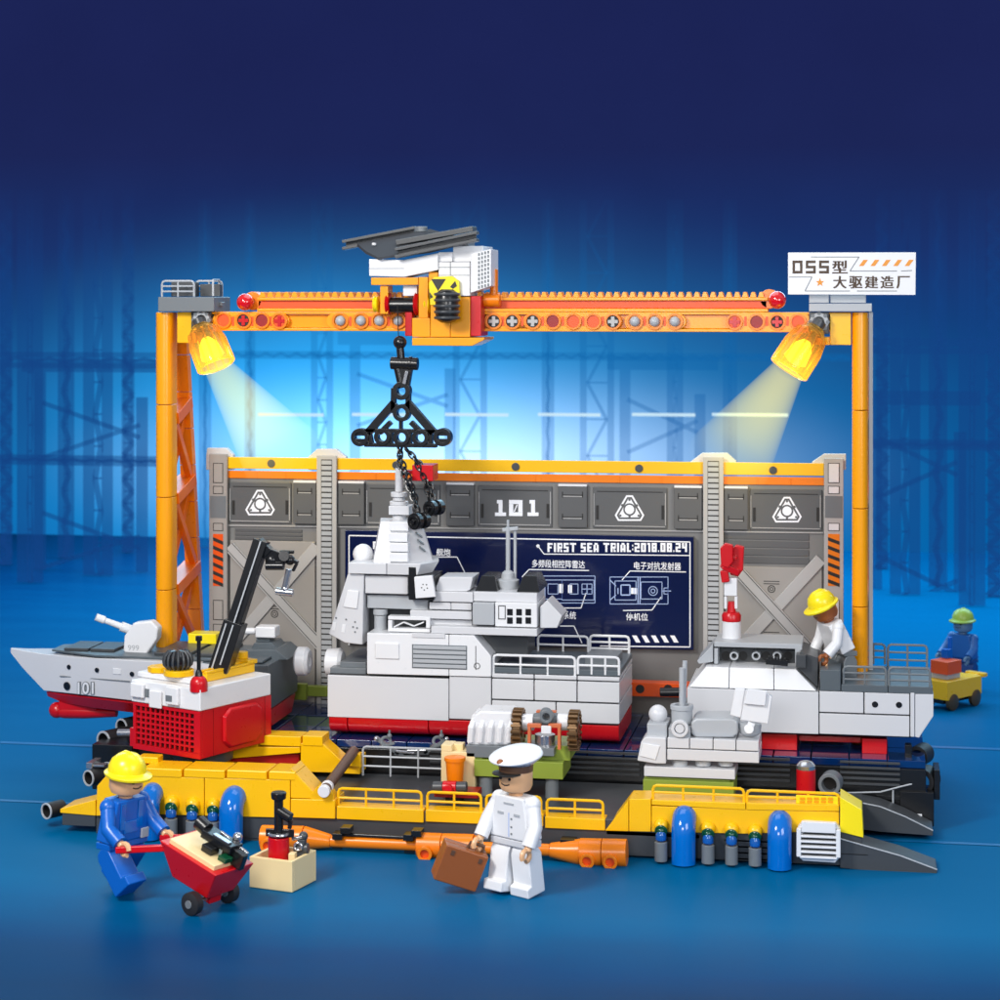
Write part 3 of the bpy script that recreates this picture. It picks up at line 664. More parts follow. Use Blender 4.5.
# stepped blocks
h = MB()
h.pb(365, 576, 408, 594, .08, .6); h.build('bridge_base', hullw, mid, bev=.01)
h = MB(); h.pp([(367, 608), (367, 595), (428, 596), (428, 610)], .14, .85); h.build('bridge_step', lgrey, mid)
h = MB(); h.pb(348, 563, 386.3, 574, .02, .66)
zq, zp = Z(400, 563.5, .02), Z(400, 575, .02); h.loft([[(X(a, Y), Y, z_) for a, Y in q_] for z_, q_ in ((zp, [(387, .03), (417, .03), (432, .22), (432, .66), (387, .66)]), (zq, [(387, .02), (421, .02), (439, .24), (439, .66), (387, .66)]))]); h.build('tower_ledge', hullw, mid)
h = MB()
def frus(mb, x0, x1, y0, y1, z0, X0, X1, Y0_, Y1_, z1):
    mb.add([(x0,y0,z0),(x1,y0,z0),(x1,y1,z0),(x0,y1,z0),(X0,Y0_,z1),(X1,Y0_,z1),(X1,Y1_,z1),(X0,Y1_,z1)], [(3,2,1,0),(4,5,6,7),(0,1,5,4),(1,2,6,5),(2,3,7,6),(3,0,4,7)])
zb, ztw = Z(400, 564, .1), Z(400, 521, .25)
rb = [(373, .08), (409, .08), (433, .34), (433, .62), (373, .62)]; rt_ = [(380.5, .2), (409, .2), (421, .34), (421, .5), (380.5, .5)]
h.loft([[(X(a, Y), Y, zb) for a, Y in rb], [(X(a, Y), Y, ztw) for a, Y in rt_]])
tw = h.build('radar_tower', hullw, mid, bev=.008)
h = MB(); h.pb(388.5, 522, 408.5, 531, .14, .3).pb(387.5, 533, 407.5, 542, .1, .28).pb(389, 543, 408, 552, .075, .25).pb(389, 553, 408, 562, .06, .2); h.build('stair_block', white, tw, bev=.008)
for k in range(3): c = P(419+k*1.6, 535+k*7, .24); q_ = MB().bar(c+Vector((-.02,-.02,.02)), c+Vector((.02,.025,-.02)), .012, .03); q_.build('marking', mgrey, tw, bev=0)
h = MB(); h.sph(P(363, 554, .3), U(10.5)); h.build('radome', white, mid, bev=0)
h = MB(); Yk = .4; x = X(399, Yk)
h.pb(388.5, 506, 409, 515, Yk-.09, Yk+.1); h.cyl((x, Yk, Z(399, 523, Yk)), (x, Yk, Z(399, 515, Yk)), .06).cyl((x, Yk, Z(399, 505, Yk)), (x, Yk, Z(399, 501, Yk)), .085).cyl((x, Yk, Z(399, 500.7, Yk)), (x, Yk, Z(399, 497, Yk)), .055).cyl((x, Yk, Z(399, 496.7, Yk)), (x, Yk, Z(399, 492, Yk)), .075).cyl((x, Yk, Z(399, 491.8, Yk)), (x, Yk, Z(399, 468, Yk)), .035)
h.build('mast', hullw, mid)
h = MB(); h.pb(396, 468, 402.5, 478.5, Yk+.05, Yk+.2).pb(412, 465, 433, 481, Yk+.02, Yk+.25); h.box(X(402, Yk), X(412, Yk), Yk+.08, Yk+.16, Z(405, 475, Yk), Z(405, 471, Yk)); h.build('red_flag_block', red, mid)
# right half of the superstructure
h = MB(); h.pp([(414, 577), (432, 575.5), (435.5, 597), (415.5, 598.5)], -.04, -.0); o = h.build('radar_panel', white, mid)
h = MB()
for i in range(5): a = i*2*math.pi/5+.4; c = P(424.5+3*math.cos(a), 587+3*math.sin(a), -.042); h.cyl(c, c+Vector((0,.003,0)), .006, n=10)
h.build('dot', inkd, o, bev=0)
h = MB(); h.pb(408.5, 567, 416, 600, .02, .5).pb(415, 576, 434, 600, .002, .4); h.build('shadow_gap', black, mid)
h = MB(); h.pp([(435, 589), (440, 577), (473, 577), (470, 590), (466, 591.5), (437, 591)], .1, .42); h.build('roof_slab', hullw, mid)
h = MB(); h.pb(433, 592, 473, 602, .06, .5).pb(473.6, 592.5, 537, 602, .06, .5); h.build('upper_deck_house', hullw, mid)
h = MB(); bricks(h, 429, 0, 471.6, 0, .08, .85, [(602.6, 610, [451])], .002); h.pb(410, 611, 471.6, 619, .06, .85); h.pb(431, 620, 472, 627, .12, .85); h.build('mid_deck_house', hullw, mid)
h = MB(); h.pb(472.5, 603, 494, 625, .0, .5); h.build('grey_cabin', lgrey, mid)
h = MB(); h.pb(495, 603, 537, 627, .02, .5); o = h.build('windowed_cabin', white, mid)
h = MB()
for i in range(3):
    for j in range(2): h.pb(507+i*9.2, 609+j*8.4, 512.6+i*9.2, 615.4+j*8.4, .014, .02)
h.build('window', black, o, bev=.002)
h = MB(); 
for (a, t, e, u_) in ((498.4, 605.5, 505.4, 606.3), (498.4, 618.6, 505.4, 619.4), (498.3, 605.5, 499, 619.4), (504.8, 605.5, 505.5, 619.4)): h.pb(a, t, e, u_, .017, .02)
h.build('door_outline', inkd, o, bev=0)
h = MB(); h.pb(431, 627.6, 537, 635, -.01, .6); h.build('cabin_floor', hullw, mid)
h = MB(); h.pp([(540, 628), (540, 607), (547, 600), (562, 616), (557, 628)], .08, .4); h.build('aft_wedge', hullw, mid)
for a in (474.5, 516.5):
    h = MB(); z0, z1 = Z(a, 592, .1), Z(a, 577, .1); frus(h, X(a, .1), X(a+23, .1), .1, .6, z0, X(a+5, .1), X(a+18, .1), .2, .5, z1); h.build('intake', black, mid)
h = MB(); x = X(508, .32); Y = .32
h.lathe((x, Y, Z(508, 592, Y)), (0,0,1), [(0, .075), (.06, .1), (.11, .1), (.12, .06), (.17, .055), (.19, .03)]); h.cyl((x, Y, Z(508, 577, Y)), (x, Y, Z(508, 527, Y)), .02).cyl((x+.06, Y+.02, Z(508, 580, Y)), (x+.06, Y+.02, Z(508, 527, Y)), .014)
h.bar((x-.05, Y, Z(508, 530, Y)), (x+.09, Y, Z(508, 528, Y)), .03, .03).cyl((x, Y, Z(508, 527, Y)), (x, Y, Z(508, 520, Y)), .012); h.build('lattice_mast', lgrey, mid, bev=.003)
h = MB(); x = X(380.5, .2); h.cyl((x, .2, Z(380, 633, .2)), (x, .2, Z(380, 615, .2)), .055).cyl((x, .2, Z(380, 614.5, .2)), (x, .2, Z(380, 608.5, .2)), .065); h.build('vent_pipe', lgrey, mid)
h = MB(); Yk = .05
h.pb(388, 616.5, 430, 620, Yk, Yk+.1).pb(388, 628.5, 430, 632, Yk, Yk+.1).pb(388, 620.2, 392, 628.3, Yk, Yk+.1).pb(426, 620.2, 430, 628.3, Yk, Yk+.1)
h.bar(P(394, 627, Yk+.03), P(404, 622, Yk+.03), .012, .03).bar(P(404, 622, Yk+.03), P(414, 626, Yk+.03), .012, .03).bar(P(414, 626, Yk+.03), P(424, 622, Yk+.03), .012, .03); h.build('boat_rack', white, mid, bev=.003)
h = MB(); h.pb(476, 635.5, 528, 655, .2, .6); h.pb(367, 608, 474, 634, .3, .8); h.build('hangar_recess', dgrey, mid)
h = MB(); h.pb(492, 669, 620, 674.6, .02, .96); h.build('helideck', deckg, mid)
h = MB(); h.prail(493.5, 656, 575, 674.6, .025, posts=2, mids=1, r=.012).prail(578, 657, 619, 674.6, .025, posts=2, mids=1, r=.012); h.build('near_railing', white, mid, bev=0)
h = MB(); h.prail(538, 636, 588, 654, .93, posts=1, mids=1, r=.011).prail(590, 636, 629, 655, .93, posts=1, mids=2, r=.012); h.build('far_railing', white, mid, bev=0)
h = MB(); h.pb(585, 657, 617, 665, .3, .7); h.build('deck_hatch', mgrey, mid)

# ---- stern
stn = thing('stern_section', 'white and grey stern section with railed rear deck and open engine bay', 'ship section', (X(810, .5), .5, zdt+.05))
h = MB(); h.pb(687, 690, 818.6, 732, 0, .98)
bricks(h, 819, 0, 910, 0, 0, .98, [(692, 714, [864]), (714.3, 736, [])], .0045)
h.pb(910.4, 693, 914.6, 737, -.01, .98).pp([(915, 737), (915, 694), (933.5, 694), (933.5, 716), (919, 738)], 0, .98)
h.build('hull', hullw, stn)
h = MB(); h.pb(690, 692, 912, 734, .03, .95); h.build('hull_core', blackd, stn)  # core coloured black so the brick gaps look shaded
h = MB()
z0, z1 = Z(750, 689, 0), Z(750, 668, .14)
for a, e, A, E in ((689, 728.7, 706, 729), (729.3, 773.7, 729.6, 773.4), (774.3, 816.5, 774, 796)):
    h.add([(X(a,0),0,z0),(X(e,0),0,z0),(X(e,0),.8,z0),(X(a,0),.8,z0),(X(A,.14),.14,z1),(X(E,.14),.14,z1),(X(E,.14),.8,z1),(X(A,.14),.8,z1)], [(3,2,1,0),(4,5,6,7),(0,1,5,4),(1,2,6,5),(2,3,7,6),(3,0,4,7)])
h.build('sloped_side', white, stn)
h = MB(); Y = .25; h.pb(714, 643, 802, 648, Y, Y+.5).pb(714, 648.3, 718, 664, Y, Y+.5).pb(795, 648.3, 802, 664, Y, Y+.3).pp([(697, 661), (713, 644), (713, 662), (699, 664)], Y-.02, Y+.4); h.build('bay_frame', lgrey, stn)
h = MB(); h.pb(718, 648.3, 795, 666, Y+.2, Y+.45); h.build('bay_interior', dgrey, stn)
h = MB()
for px in (726, 743, 766, 788): c = P(px, 656, Y+.19); h.cyl(c, c+Vector((0,.01,0)), U(4.5))
h.build('bay_hole', blackd, stn, bev=0)
h = MB()
for px in (734, 756, 777): c = P(px, 656, Y+.08); h.ring(c, (0,1,0), U(4.4), U(2.6), .12)
h.build('bay_pin', lgrey, stn, bev=.002)
h = MB(); h.pp([(798, 668), (800, 652), (818, 658), (818, 688)], .12, .7).pb(796, 655, 806, 668, .05, .2); h.build('bay_side', dgrey, stn)
h = MB(); h.pb(820, 670, 840.6, 691, .0, .9); bricks(h, 841, 0, 933, 0, .0, .98, [(685.5, 693.4, [888])], .002); h.build('deck_edge', deckg, stn)
h = MB(); h.pb(842, 686, 932, 690, .1, .9); h.build('rear_deck', mgrey, stn)
h = MB(); h.prail(843.5, 667, 886, 686, .04, posts=1, mids=2, r=.011).prail(889, 668, 930, 687, .04, posts=1, mids=2, r=.011); h.build('near_railing', mgrey, stn, bev=0)
h = MB(); h.prail(862, 644, 885, 664, .94, posts=1, mids=2, r=.011).prail(888, 645, 927, 668, .94, posts=1, mids=2, r=.011); h.build('far_railing', mgrey, stn, bev=0)
h = MB(); marks(h, 875, 704.5, .026, 0); marks(h, 899, 705, .026, 0); h.build('porthole', black, stn, bev=.002)
h = MB(); h.pb(762, 734, 797, 750, .1, .9).pb(862, 739, 887, 754, .1, .8).pb(700, 734, 758, 748, .1, .9).pb(799, 736, 861, 742, .3, .8); h.build('lower_hull', red, stn)
h = MB(); c = P(779, 662, .16); h.bar(P(766, 661, .12), P(788, 663, .12), .05, .05)
for k in range(6): h.pb(768+k*3.2, 656.5+k*.4, 769.8+k*3.2, 660, .09, .15)
h.build('torch_rack', black, stn, bev=.003)
# ================================================================== HANGAR WALL
Yh = 1.5
hg = thing('hangar_wall', 'grey hangar back wall with yellow top stripe, ladder posts and navy drawing screen', 'hangar wall', (X(530, Yh), Yh, 0))
def hb(*r, y0=0, y1=.1):
    b = MB()
    for q in r: b.pb(*q, Yh-y0, Yh+y1)
    return b
hb((209, 480, 843, 760), y0=-.02).build('wall', taupe, hg)
b = MB(); b.pp([(206, 470), (206, 456), (207, 448), (226, 448), (233, 455), (233, 470)], Yh+.02, Yh+.1)
b.pp([(308, 470), (308, 457), (317, 449), (336, 449), (346, 457), (346, 470)], Yh+.02, Yh+.1)
b.pp([(690, 470), (690, 462), (702, 453), (727, 453), (736, 461), (736, 470)], Yh+.02, Yh+.1)
b.pp([(812, 470), (812, 462), (824, 454), (846, 454), (846, 470)], Yh+.02, Yh+.1); b.build('top_cap', hullw, hg)
b = MB(); b.pp([(227, 468.5), (227, 457), (824, 463.5), (824, 476)], Yh-.02, Yh+.019); b.build('yellow_beam', yel, hg)
b = MB(); b.pp([(227, 478), (227, 470.5), (824, 477.5), (824, 485.5)], Yh+.0, Yh+.015)
for px in (256, 285, 375, 496, 535, 619, 661, 757, 790): b.pb(px-1, 471+(px-227)*.0118, px+1, 478+(px-227)*.0125, Yh-.006, Yh+.0)
b.build('orange_strip', orange, hg)
b = MB()
for px in (271, 396, 515.5, 639, 773): c = P(px, 463.5+(px-271)*.0135, Yh-.032); b.cyl(c, c+Vector((0,.01,0)), U(4, px, Yh))
b.build('bolt', dgrey, hg, bev=.002)
# posts
for k, (a, e) in enumerate(((209, 227), (316.5, 336.5), (703, 723.5), (824, 843.5))):
    top = 454 + k*1.5
    b = MB(); b.pb(a, top, e, 720, Yh-.06, Yh-.022)
    po = b.build('post' if k in (0, 3) else 'ladder_post', postg if k else taupel, hg)
    if k in (1, 2):
        b = MB(); b.pb(a+4.6, top+4, e-4.6, 712, Yh-.0635, Yh-.0605); b.build('slot', inkd, po, bev=0)
        b = MB(); n = 47
        for i in range(n):
            y = top+5+i*5.45; b.pb(a+5, y, e-5, y+4, Yh-.068, Yh-.0637)
        b.build('rung', lgrey, po, bev=0)
    else:
        b = MB(); dx = e-a
        def fr(t, u):
            b.pb(a+4, t, e-4, u, Yh-.0635, Yh-.0605)
        for t, u in ((463, 483), (486, 494), (523, 531), (600, 620), (624, 650)): fr(t, u)
        b.build('recess_outline', inkd, po, bev=0)
        b = MB()
        for t, u in ((463, 483), (486, 494), (523, 531), (600, 620), (624, 650)): b.pb(a+4.7, t+.7, e-4.7, u-.7, Yh-.066, Yh-.0637)
        b.build('recess_plate', white if k else taupel, po, bev=0)
        b = MB(); b.pb(a+1, 496, e-1, 518, Yh-.063, Yh-.0605); b.build('band', mgrey, po, bev=0)
        b = MB(); b.pb(a+4, 534, e-4, 586, Yh-.0635, Yh-.0605); b.build('hazard_field', orange if k else oranged, po, bev=0)
        b = MB()
        for i in range(6):
            y = 537+i*8.4; b.pp([(a+4, y), (e-4, y+4.4), (e-4, y+8), (a+4, y+3.6)], Yh-.066, Yh-.0637)
        b.build('hazard_stripe', inkd, po, bev=0)
# upper band of panels
def sl(px): return (px-228)*.0135
def panel(a, e, m_, nm='panel', y0=.005, t0=482, t1=523): 
    b = MB(); b.pp([(a, t1+sl(a)), (a, t0+sl(a)), (e, t0+sl(e)), (e, t1+sl(e))], Yh-y0, Yh+.019); return b.build(nm, m_, hg, bev=.006)
for a, e in ((229, 291), (366, 440), (478, 552), (593, 667), (750, 822)):
    p = panel(a, e, tauped, 'door_panel', .0)
    b = MB()
    s_ = sl((a+e)/2)
    b.pb(a+4, 486+s_, e-4, 486.8+s_, Yh-.004, Yh-.0005); b.pb(a+3, 500+s_, a+5.5, 514+s_, Yh-.008, Yh-.0005).pb(e-5.5, 500+s_, e-3, 514+s_, Yh-.008, Yh-.0005); b.build('groove', inkd, p, bev=0)
    b = MB(); b.pb(a+.6, 488+s_, a+1.2, 520+s_, Yh-.004, Yh-.0005).pb(e-2, 488+s_, e-1.2, 520+s_, Yh-.004, Yh-.0005).pb(a+2, 520.5+s_, e-2, 521.2+s_, Yh-.004, Yh-.0005); b.build('edge_light', postg, p, bev=0)
for a, e in ((293, 316), (338, 364), (446, 474), (558, 587), (674, 702), (724, 748)):
    p = panel(a, e, tauped, 'locker_panel', .035)
    s_ = sl((a+e)/2)
    b = MB(); b.pb(a+.2, 479.6+s_, e-.2, 481.8+s_, Yh-.04, Yh+.018); b.build('top_edge', white, p, bev=.002)
    b = MB()
    for y in (490, 512): b.pb(a+4, y+s_, e-4, y+1+s_, Yh-.037, Yh-.0355); b.pb(a+4, y-3+s_, a+5, y+3+s_, Yh-.037, Yh-.0357); b.pb(e-5, y-3+s_, e-4, y+3+s_, Yh-.037, Yh-.0357)
    b.build('groove', inkd, p, bev=0)
    b = MB()
    for y in (491.3, 513.3): b.pb(a+5, y+s_, e-5, y+.8+s_, Yh-.037, Yh-.0355)
    b.build('edge_light', postg, p, bev=0)
b = MB(); b.pp([(228, 526), (228, 525), (823, 532.5), (823, 533.5)], Yh-.004, Yh+.019); b.build('ledge_line', postg, hg, bev=0)
# triangular emblems
def emblem(cx, cy, r=17):
    def tri(q, cut=.28, off=0):
        pts = []
        V = [(cx+q*math.sin(a), cy+off-q*math.cos(a)) for a in (0, 2*math.pi/3, 4*math.pi/3)]
        for i in range(3):
            p, n, o_ = V[i], V[(i+1)%3], V[i-1]
            pts += [(p[0]+(o_[0]-p[0])*cut*.5, p[1]+(o_[1]-p[1])*cut*.5), (p[0]+(n[0]-p[0])*cut*.5, p[1]+(n[1]-p[1])*cut*.5)]
        return pts
    b = MB(); b.pp(tri(r*1.22, .36, 2), Yh-.004, Yh-.0012)
    random.seed(int(cx))
    em = b.build('emblem', ink, hg, bev=0)
    b = MB(); b.pp(tri(r*1.02, .3, 2), Yh-.006, Yh-.0042); b.build('emblem_ring', tauped, em, bev=0)
    b = MB(); b.pp(tri(r*.8, .2, 2), Yh-.008, Yh-.0062); b.build('emblem_face', ink, em, bev=0)
    b = MB(); c = P(cx, cy+1, Yh-.010); b.cyl(c, c+Vector((0,.0018,0)), U(6.3, cx, Yh), n=28)
    for a in (math.pi/3, math.pi, -math.pi/3):
        b.bar(c+Vector((0,.001,0)), c+Vector((math.sin(a)*U(9.5, cx, Yh), .001, math.cos(a)*U(9.5, cx, Yh))), U(2.2, cx, Yh), .0016)
    for a in (0, 2*math.pi/3, 4*math.pi/3):
        d = P(cx+10.5*math.sin(a), cy+1.8-10.5*math.cos(a), Yh-.010); b.cyl(d, d+Vector((0,.0018,0)), U(1.2, cx, Yh), n=10)
    b.build('emblem_mark', tauped, em, bev=0)
    b = MB(); c = P(cx, cy+1, Yh-.0135); b.cyl(c, c+Vector((0,.002,0)), U(4.6, cx, Yh), n=28); b.build('emblem_disc', ink, em, bev=0)
emblem(260, 503); emblem(629.5, 508.5); emblem(787, 510)
for a, ch in ((495, '1'), (509, '0'), (527.5, '1')):
    if ch == '1':
        b = MB(); b.pp([(a+2, 503.5), (a+2, 500), (a+7.5, 500), (a+7.5, 512.5), (a+11, 512.5), (a+11, 516), (a, 516), (a, 512.5), (a+3.6, 512.5), (a+3.6, 503.5)], Yh-.004, Yh-.0012); b.build('numeral', ink, hg, bev=0)
    else:
        b = MB(); b.pb(a, 500, a+13.5, 504, Yh-.004, Yh-.0012).pb(a, 512.2, a+13.5, 516, Yh-.004, Yh-.0012).pb(a, 504.05, a+4.2, 512.15, Yh-.004, Yh-.0012).pb(a+9.3, 504.05, a+13.5, 512.15, Yh-.004, Yh-.0012).pp([(a+4.6, 511.6), (a+7.6, 504.6), (a+8.8, 504.6), (a+5.8, 511.6)], Yh-.004, Yh-.0012); b.build('numeral', ink, hg, bev=0)
# side bays with slats and crossed braces
for (a, e, t, cx) in ((229, 316, 541, (229, 546, 331, 657, 317, 546, 236, 640)), (724, 823, 567, (740, 573, 815, 655, 821, 559, 735, 652))):
    b = MB()
    for k in range(4): b.pb(a+ (6 if a < 400 else 0), 529+k*(8 if a > 400 else 4)+sl(a)*.6, e-14, 529+k*(8 if a > 400 else 4)+(6.6 if a > 400 else 3)+sl(a)*.6, Yh+.008, Yh+.019)
    b.build('slat', tauped, hg, bev=.003)
    b = MB(); b.pb(a+1, t, e-1, 715, Yh-.004, Yh+.019); dp = b.build('bay_plate', taupel, hg)
    x = cx
    b = MB(); b.bar(P(x[0], x[1], Yh-.03), P(x[2], x[3], Yh-.03), .11, .03); b.bar(P(x[4], x[5], Yh-.012), P(x[6], x[7], Yh-.012), .11, .03); br = b.build('cross_brace', postg, dp, bev=.006)
    b = MB(); q0, q1 = P(x[0], x[1], Yh-.047), P(x[2], x[3], Yh-.047)
    dd = (q1-q0).normalized(); pn = dd.cross(Vector((0,1,0)))
    b.bar(q0+pn*.04, q1+pn*.04, .006, .002).bar(q0-pn*.04, q1-pn*.04, .006, .002); b.build('brace_edge', inkd, br, bev=0)
    b = MB(); cxx = (a+e)/2+ (2 if a < 400 else -2)
    for y in (t+22, t+73):
        c = P(cxx, y, Yh-.005); b.torus(c, (0,1,0), U(3.4, cxx, Yh), .004, 20, 6).torus(c, (0,1,0), U(1.6, cxx, Yh), .003, 16, 6); b.pb(cxx-8, y-8, cxx+8, y-7.3, Yh-.007, Yh-.0045).pb(cxx-8, y-5.5, cxx+8, y-4.8, Yh-.007, Yh-.0045)
    b.build('bay_mark', inkd, dp, bev=0)
# screen with the drawing
b = MB(); b.pp([(345, 642), (345, 530), (693.5, 537), (693.5, 650)], Yh-.06, Yh+.019); sc = b.build('screen', screen, hg, bev=.004)
Ys = Yh-.061
def ln(b, *pts, w=.9):
    for i in range(len(pts)-1):
        p, q = P(*pts[i], Ys-.001), P(*pts[i+1], Ys-.001); b.bar(p, q, U(w, 500, Yh), .002)
    return b
b = MB(); ln(b, (349, 645), (349, 535.5), (690, 542), (690, 647), (600, 646), w=1.1)
ln(b, (538, 546), (544, 554), (690, 555.5)); 
c = P(538, 546, Ys); b.cyl(c-Vector((0,.002,0)), c, U(1.8))
ln(b, (437, 557), (457, 557), (466, 575)); ln(b, (522, 577), (529, 569.5), (589, 570.5)); ln(b, (622, 580), (630, 571), (686, 572)); ln(b, (586, 593), (581, 608), (560, 608)); ln(b, (661, 597), (652, 610), (623, 610.5)); ln(b, (560, 626), (574, 626), (582, 643))
b.build('frame_line', ink, sc, bev=0)
b = MB(); 
def rect(x0, y0, x1, y1, w=.7): ln(b, (x0, y0), (x1, y0), (x1, y1), (x0, y1), (x0, y0), w=w)
rect(542, 576, 595, 603); rect(545, 580, 562, 599); rect(562, 580, 594, 600); rect(570, 584, 578, 594); rect(582, 584, 592, 594); ln(b, (587, 584), (587, 594)); ln(b, (582, 589), (592, 589)); rect(548, 584, 558, 594)
rect(610, 577, 668, 604); rect(615, 581, 636, 600); rect(641, 582, 662, 599); rect(621, 585, 630, 595, 1.2); ln(b, (638, 577), (638, 604)); ln(b, (640, 577), (640, 604)); ln(b, (610, 580), (616, 586)); ln(b, (610, 600), (616, 595)); ln(b, (662, 591), (671, 591)); rect(664, 588, 668, 594)
c = P(653, 591, Ys-.002); b.torus(c, (0,1,0), U(4.4, 600, Yh), .004, 24, 6).torus(c, (0,1,0), U(2, 600, Yh), .004, 20, 6)
for a in (618, 634): ln(b, (a, 588), (a, 594))
b.build('ship_drawing', inkl, sc, bev=0)
b = MB()
for k in range(5): b.pp([(632+k*9.5, 635.5), (636.5+k*9.5, 635.5), (640.5+k*9.5, 642.5), (636+k*9.5, 642.5)], Ys-.002, Ys)
b.pb(559, 584, 563, 593, Ys-.002, Ys).pb(568, 585, 572, 593, Ys-.002, Ys).pb(631, 588, 637, 594, Ys-.002, Ys)
b.build('stripe', ink, sc, bev=0)
blocktext('FIRST SEA TRIAL:2018.08.24', ink, sc, (547.5, 543, 687, 552), Ys)
text('多频段相控阵雷达', ink, sc, (532, 560, 585, 568), Ys, bold=.008)
text('电子对抗发射器', ink, sc, (634, 562, 681, 570), Ys, bold=.008)
text('垂发系统', ink, sc, (549, 611, 576, 619), Ys, bold=.008)
text('停机位', ink, sc, (626, 613, 648, 620.5), Ys, bold=.008)
text('舰炮', ink, sc, (436.5, 548.5, 450.5, 556), Ys, bold=.008)
b = MB(); b.pb(373, 541.5, 380, 549, Ys-.002, Ys); tg = b.build('caption_plate', ink, sc, bev=0)
text('主', inkd, tg, (374, 542.5, 379, 548), Ys-.0021)

# ================================================================== GANTRY
Yg = .7; Ygr = 1.56
gan = thing('gantry_crane', 'orange gantry frame with toothed beam spanning the whole dock', 'gantry crane', (X(515, Yg), Yg, 0))
def column(px0, px1, top, name='tower_column', m=yello):
    x0, x1 = X(px0, Yg), X(px1, Yg); r = (x1-x0)/2; xc = (x0+x1)/2
    zt_, z0 = Z(px0, top, Yg), .01
    b = MB(); seg = 5
    ring = [(xc+r*math.cos(a), Yg+r*math.sin(a)) for a in [math.radians(180+180*i/10) for i in range(11)]]+[(x1, Yg+.12), (x0, Yg+.12)]
    for k in range(seg): b.flat(ring, z0+(zt_-z0)*k/seg+.003, z0+(zt_-z0)*(k+1)/seg-.003)
    return b.build(name, m, gan, bev=.005, smooth=30)
column(156.5, 173, 312); column(852, 868, 312)
# inner lattice of the towers, running back to a slanting rear chord
def towerlat(px, s):
    xc = X(px, Yg)-(0 if s > 0 else 0); zt_ = Z(px, 318, Yg); z0 = .01
    w = .065
    def yr(z): return Yg+.36+.68*(1-(z-z0)/(zt_-z0))
    b = MB(); N = 12
    for k in range(N):
        za, zb = z0+(zt_-z0)*k/N, z0+(zt_-z0)*(k+1)/N
        b.add([(xc-w, yr(za), za+.002),(xc+w, yr(za), za+.002),(xc+w, yr(za)+.1, za+.002),(xc-w, yr(za)+.1, za+.002),(xc-w, yr(zb), zb-.002),(xc+w, yr(zb), zb-.002),(xc+w, yr(zb)+.1, zb-.002),(xc-w, yr(zb)+.1, zb-.002)], [(3,2,1,0),(4,5,6,7),(0,1,5,4),(1,2,6,5),(2,3,7,6),(3,0,4,7)])
    b.build('rear_chord', orange, gan)
    b = MB(); lv = [z0+.1, z0+.85, z0+1.7, z0+2.55, z0+3.3]
    for i, z in enumerate(lv): b.bar((xc, Yg+.12, z), (xc, yr(z)+.02, z+.14), .17, .11, up=(0,0,1))
    for i in range(len(lv)-1):
        a, c = lv[i]+.16, lv[i+1]-.02; m_ = (a+c)/2
        b.bar((xc-.02, Yg+.13, a), (xc-.02, yr(c), c), .085, .07, up=(1,0,0)); b.bar((xc+.03, Yg+.13, c), (xc+.03, yr(a), a), .07, .06, up=(1,0,0))
    b.build('lattice', orangel, gan)
towerlat(166, 1); towerlat(862, -1)
# lower beam
Yv = Yg-.02
b = MB(); b.pb(196, 328.5, 851, 331.5, Yv, Yv+.2).pb(196, 312, 851, 314.5, Yv, Yv+.2).pb(196, 314.7, 851, 328.3, Yv+.06, Yv+.15)
b.build('beam', yello, gan)
def holes(pxs, py, style):
    for px in pxs:
        c = P(px, py, Yv-.022); R = U(8.4, px, Yv)
        MB().ring(c, (0,1,0), R, R*.74, .02).build('hole_collar', orange, gan, bev=.003)
        if style == 'pin': MB().sph(c+Vector((0,.012,0)), R*.62, n=14).build('pin', lgrey, gan, bev=0)
        else:
            MB().cyl(c+Vector((0,.016,0)), c+Vector((0,.021,0)), R*.73).build('hole_floor', {'dark': redd, 'orange': oranged, 'cross': blackd, 'red': blackd, 'redo': oranged}[style], gan, bev=0)
            if style in ('cross', 'red', 'redo'):
                m_ = postg if style == 'cross' else red
                b = MB(); q = R*.6; w = R*.2; cc = c; b.box(cc.x-q, cc.x+q, cc.y+.006, cc.y+.0155, cc.z-w, cc.z+w); b.box(cc.x-w, cc.x+w, cc.y+.004, cc.y+.0157, cc.z-q, cc.z+q); b.build('axle_cross', m_, gan, bev=0)
def beamface(a, e, t, u_):
    b = MB(); r = (u_-t)/2; n = 8
    pts = [(e-r+r*math.sin(q), (t+u_)/2-r*math.cos(q)) for q in [math.pi*i/n for i in range(n+1)]]+[(a+r-r*math.sin(q), (t+u_)/2+r*math.cos(q)) for q in [math.pi*i/n for i in range(n+1)]]
    o = MB().pp(pts, Yv-.0, Yv+.05).build('beam_face', yello, gan, bev=.004)
beamface(212, 289, 313.5, 328); holes((223,), 320.3, 'orange'); holes((243,), 320.5, 'red'); holes((261.5,), 320.5, 'dark'); holes((279,), 321, 'redo')
beamface(326, 412, 313.5, 328.5); holes((340, 360.5, 379, 398), 320.8, 'pin')
beamface(484, 522, 313.5, 329); beamface(523, 622, 313.5, 329.5); holes((493.5, 512, 532.5), 321.3, 'cross'); holes((552.6,), 321.3, 'dark'); holes((573, 593), 321.5, 'orange'); holes((612.7,), 321.6, 'cross')
beamface(624.5, 686, 313.8, 329.5); holes((634.7, 654.5, 674.7), 321.6, 'pin')
beamface(726, 812, 314, 330); holes((734.5,), 322, 'redo'); holes((756.5,), 322, 'dark'); holes((777,), 322, 'red'); holes((798,), 322, 'orange')
b = MB()
for px in (233, 252, 270.5, 350.3, 370, 388.6, 502.7, 522.3, 542.6, 562.8, 583, 602.8, 644.6, 664.6, 745.5, 766.8, 787.6): b.pb(px-1.3, 316.5, px+1.3, 326, Yv-.003, Yv-.0005)
b.build('slot', oranged, gan, bev=0)
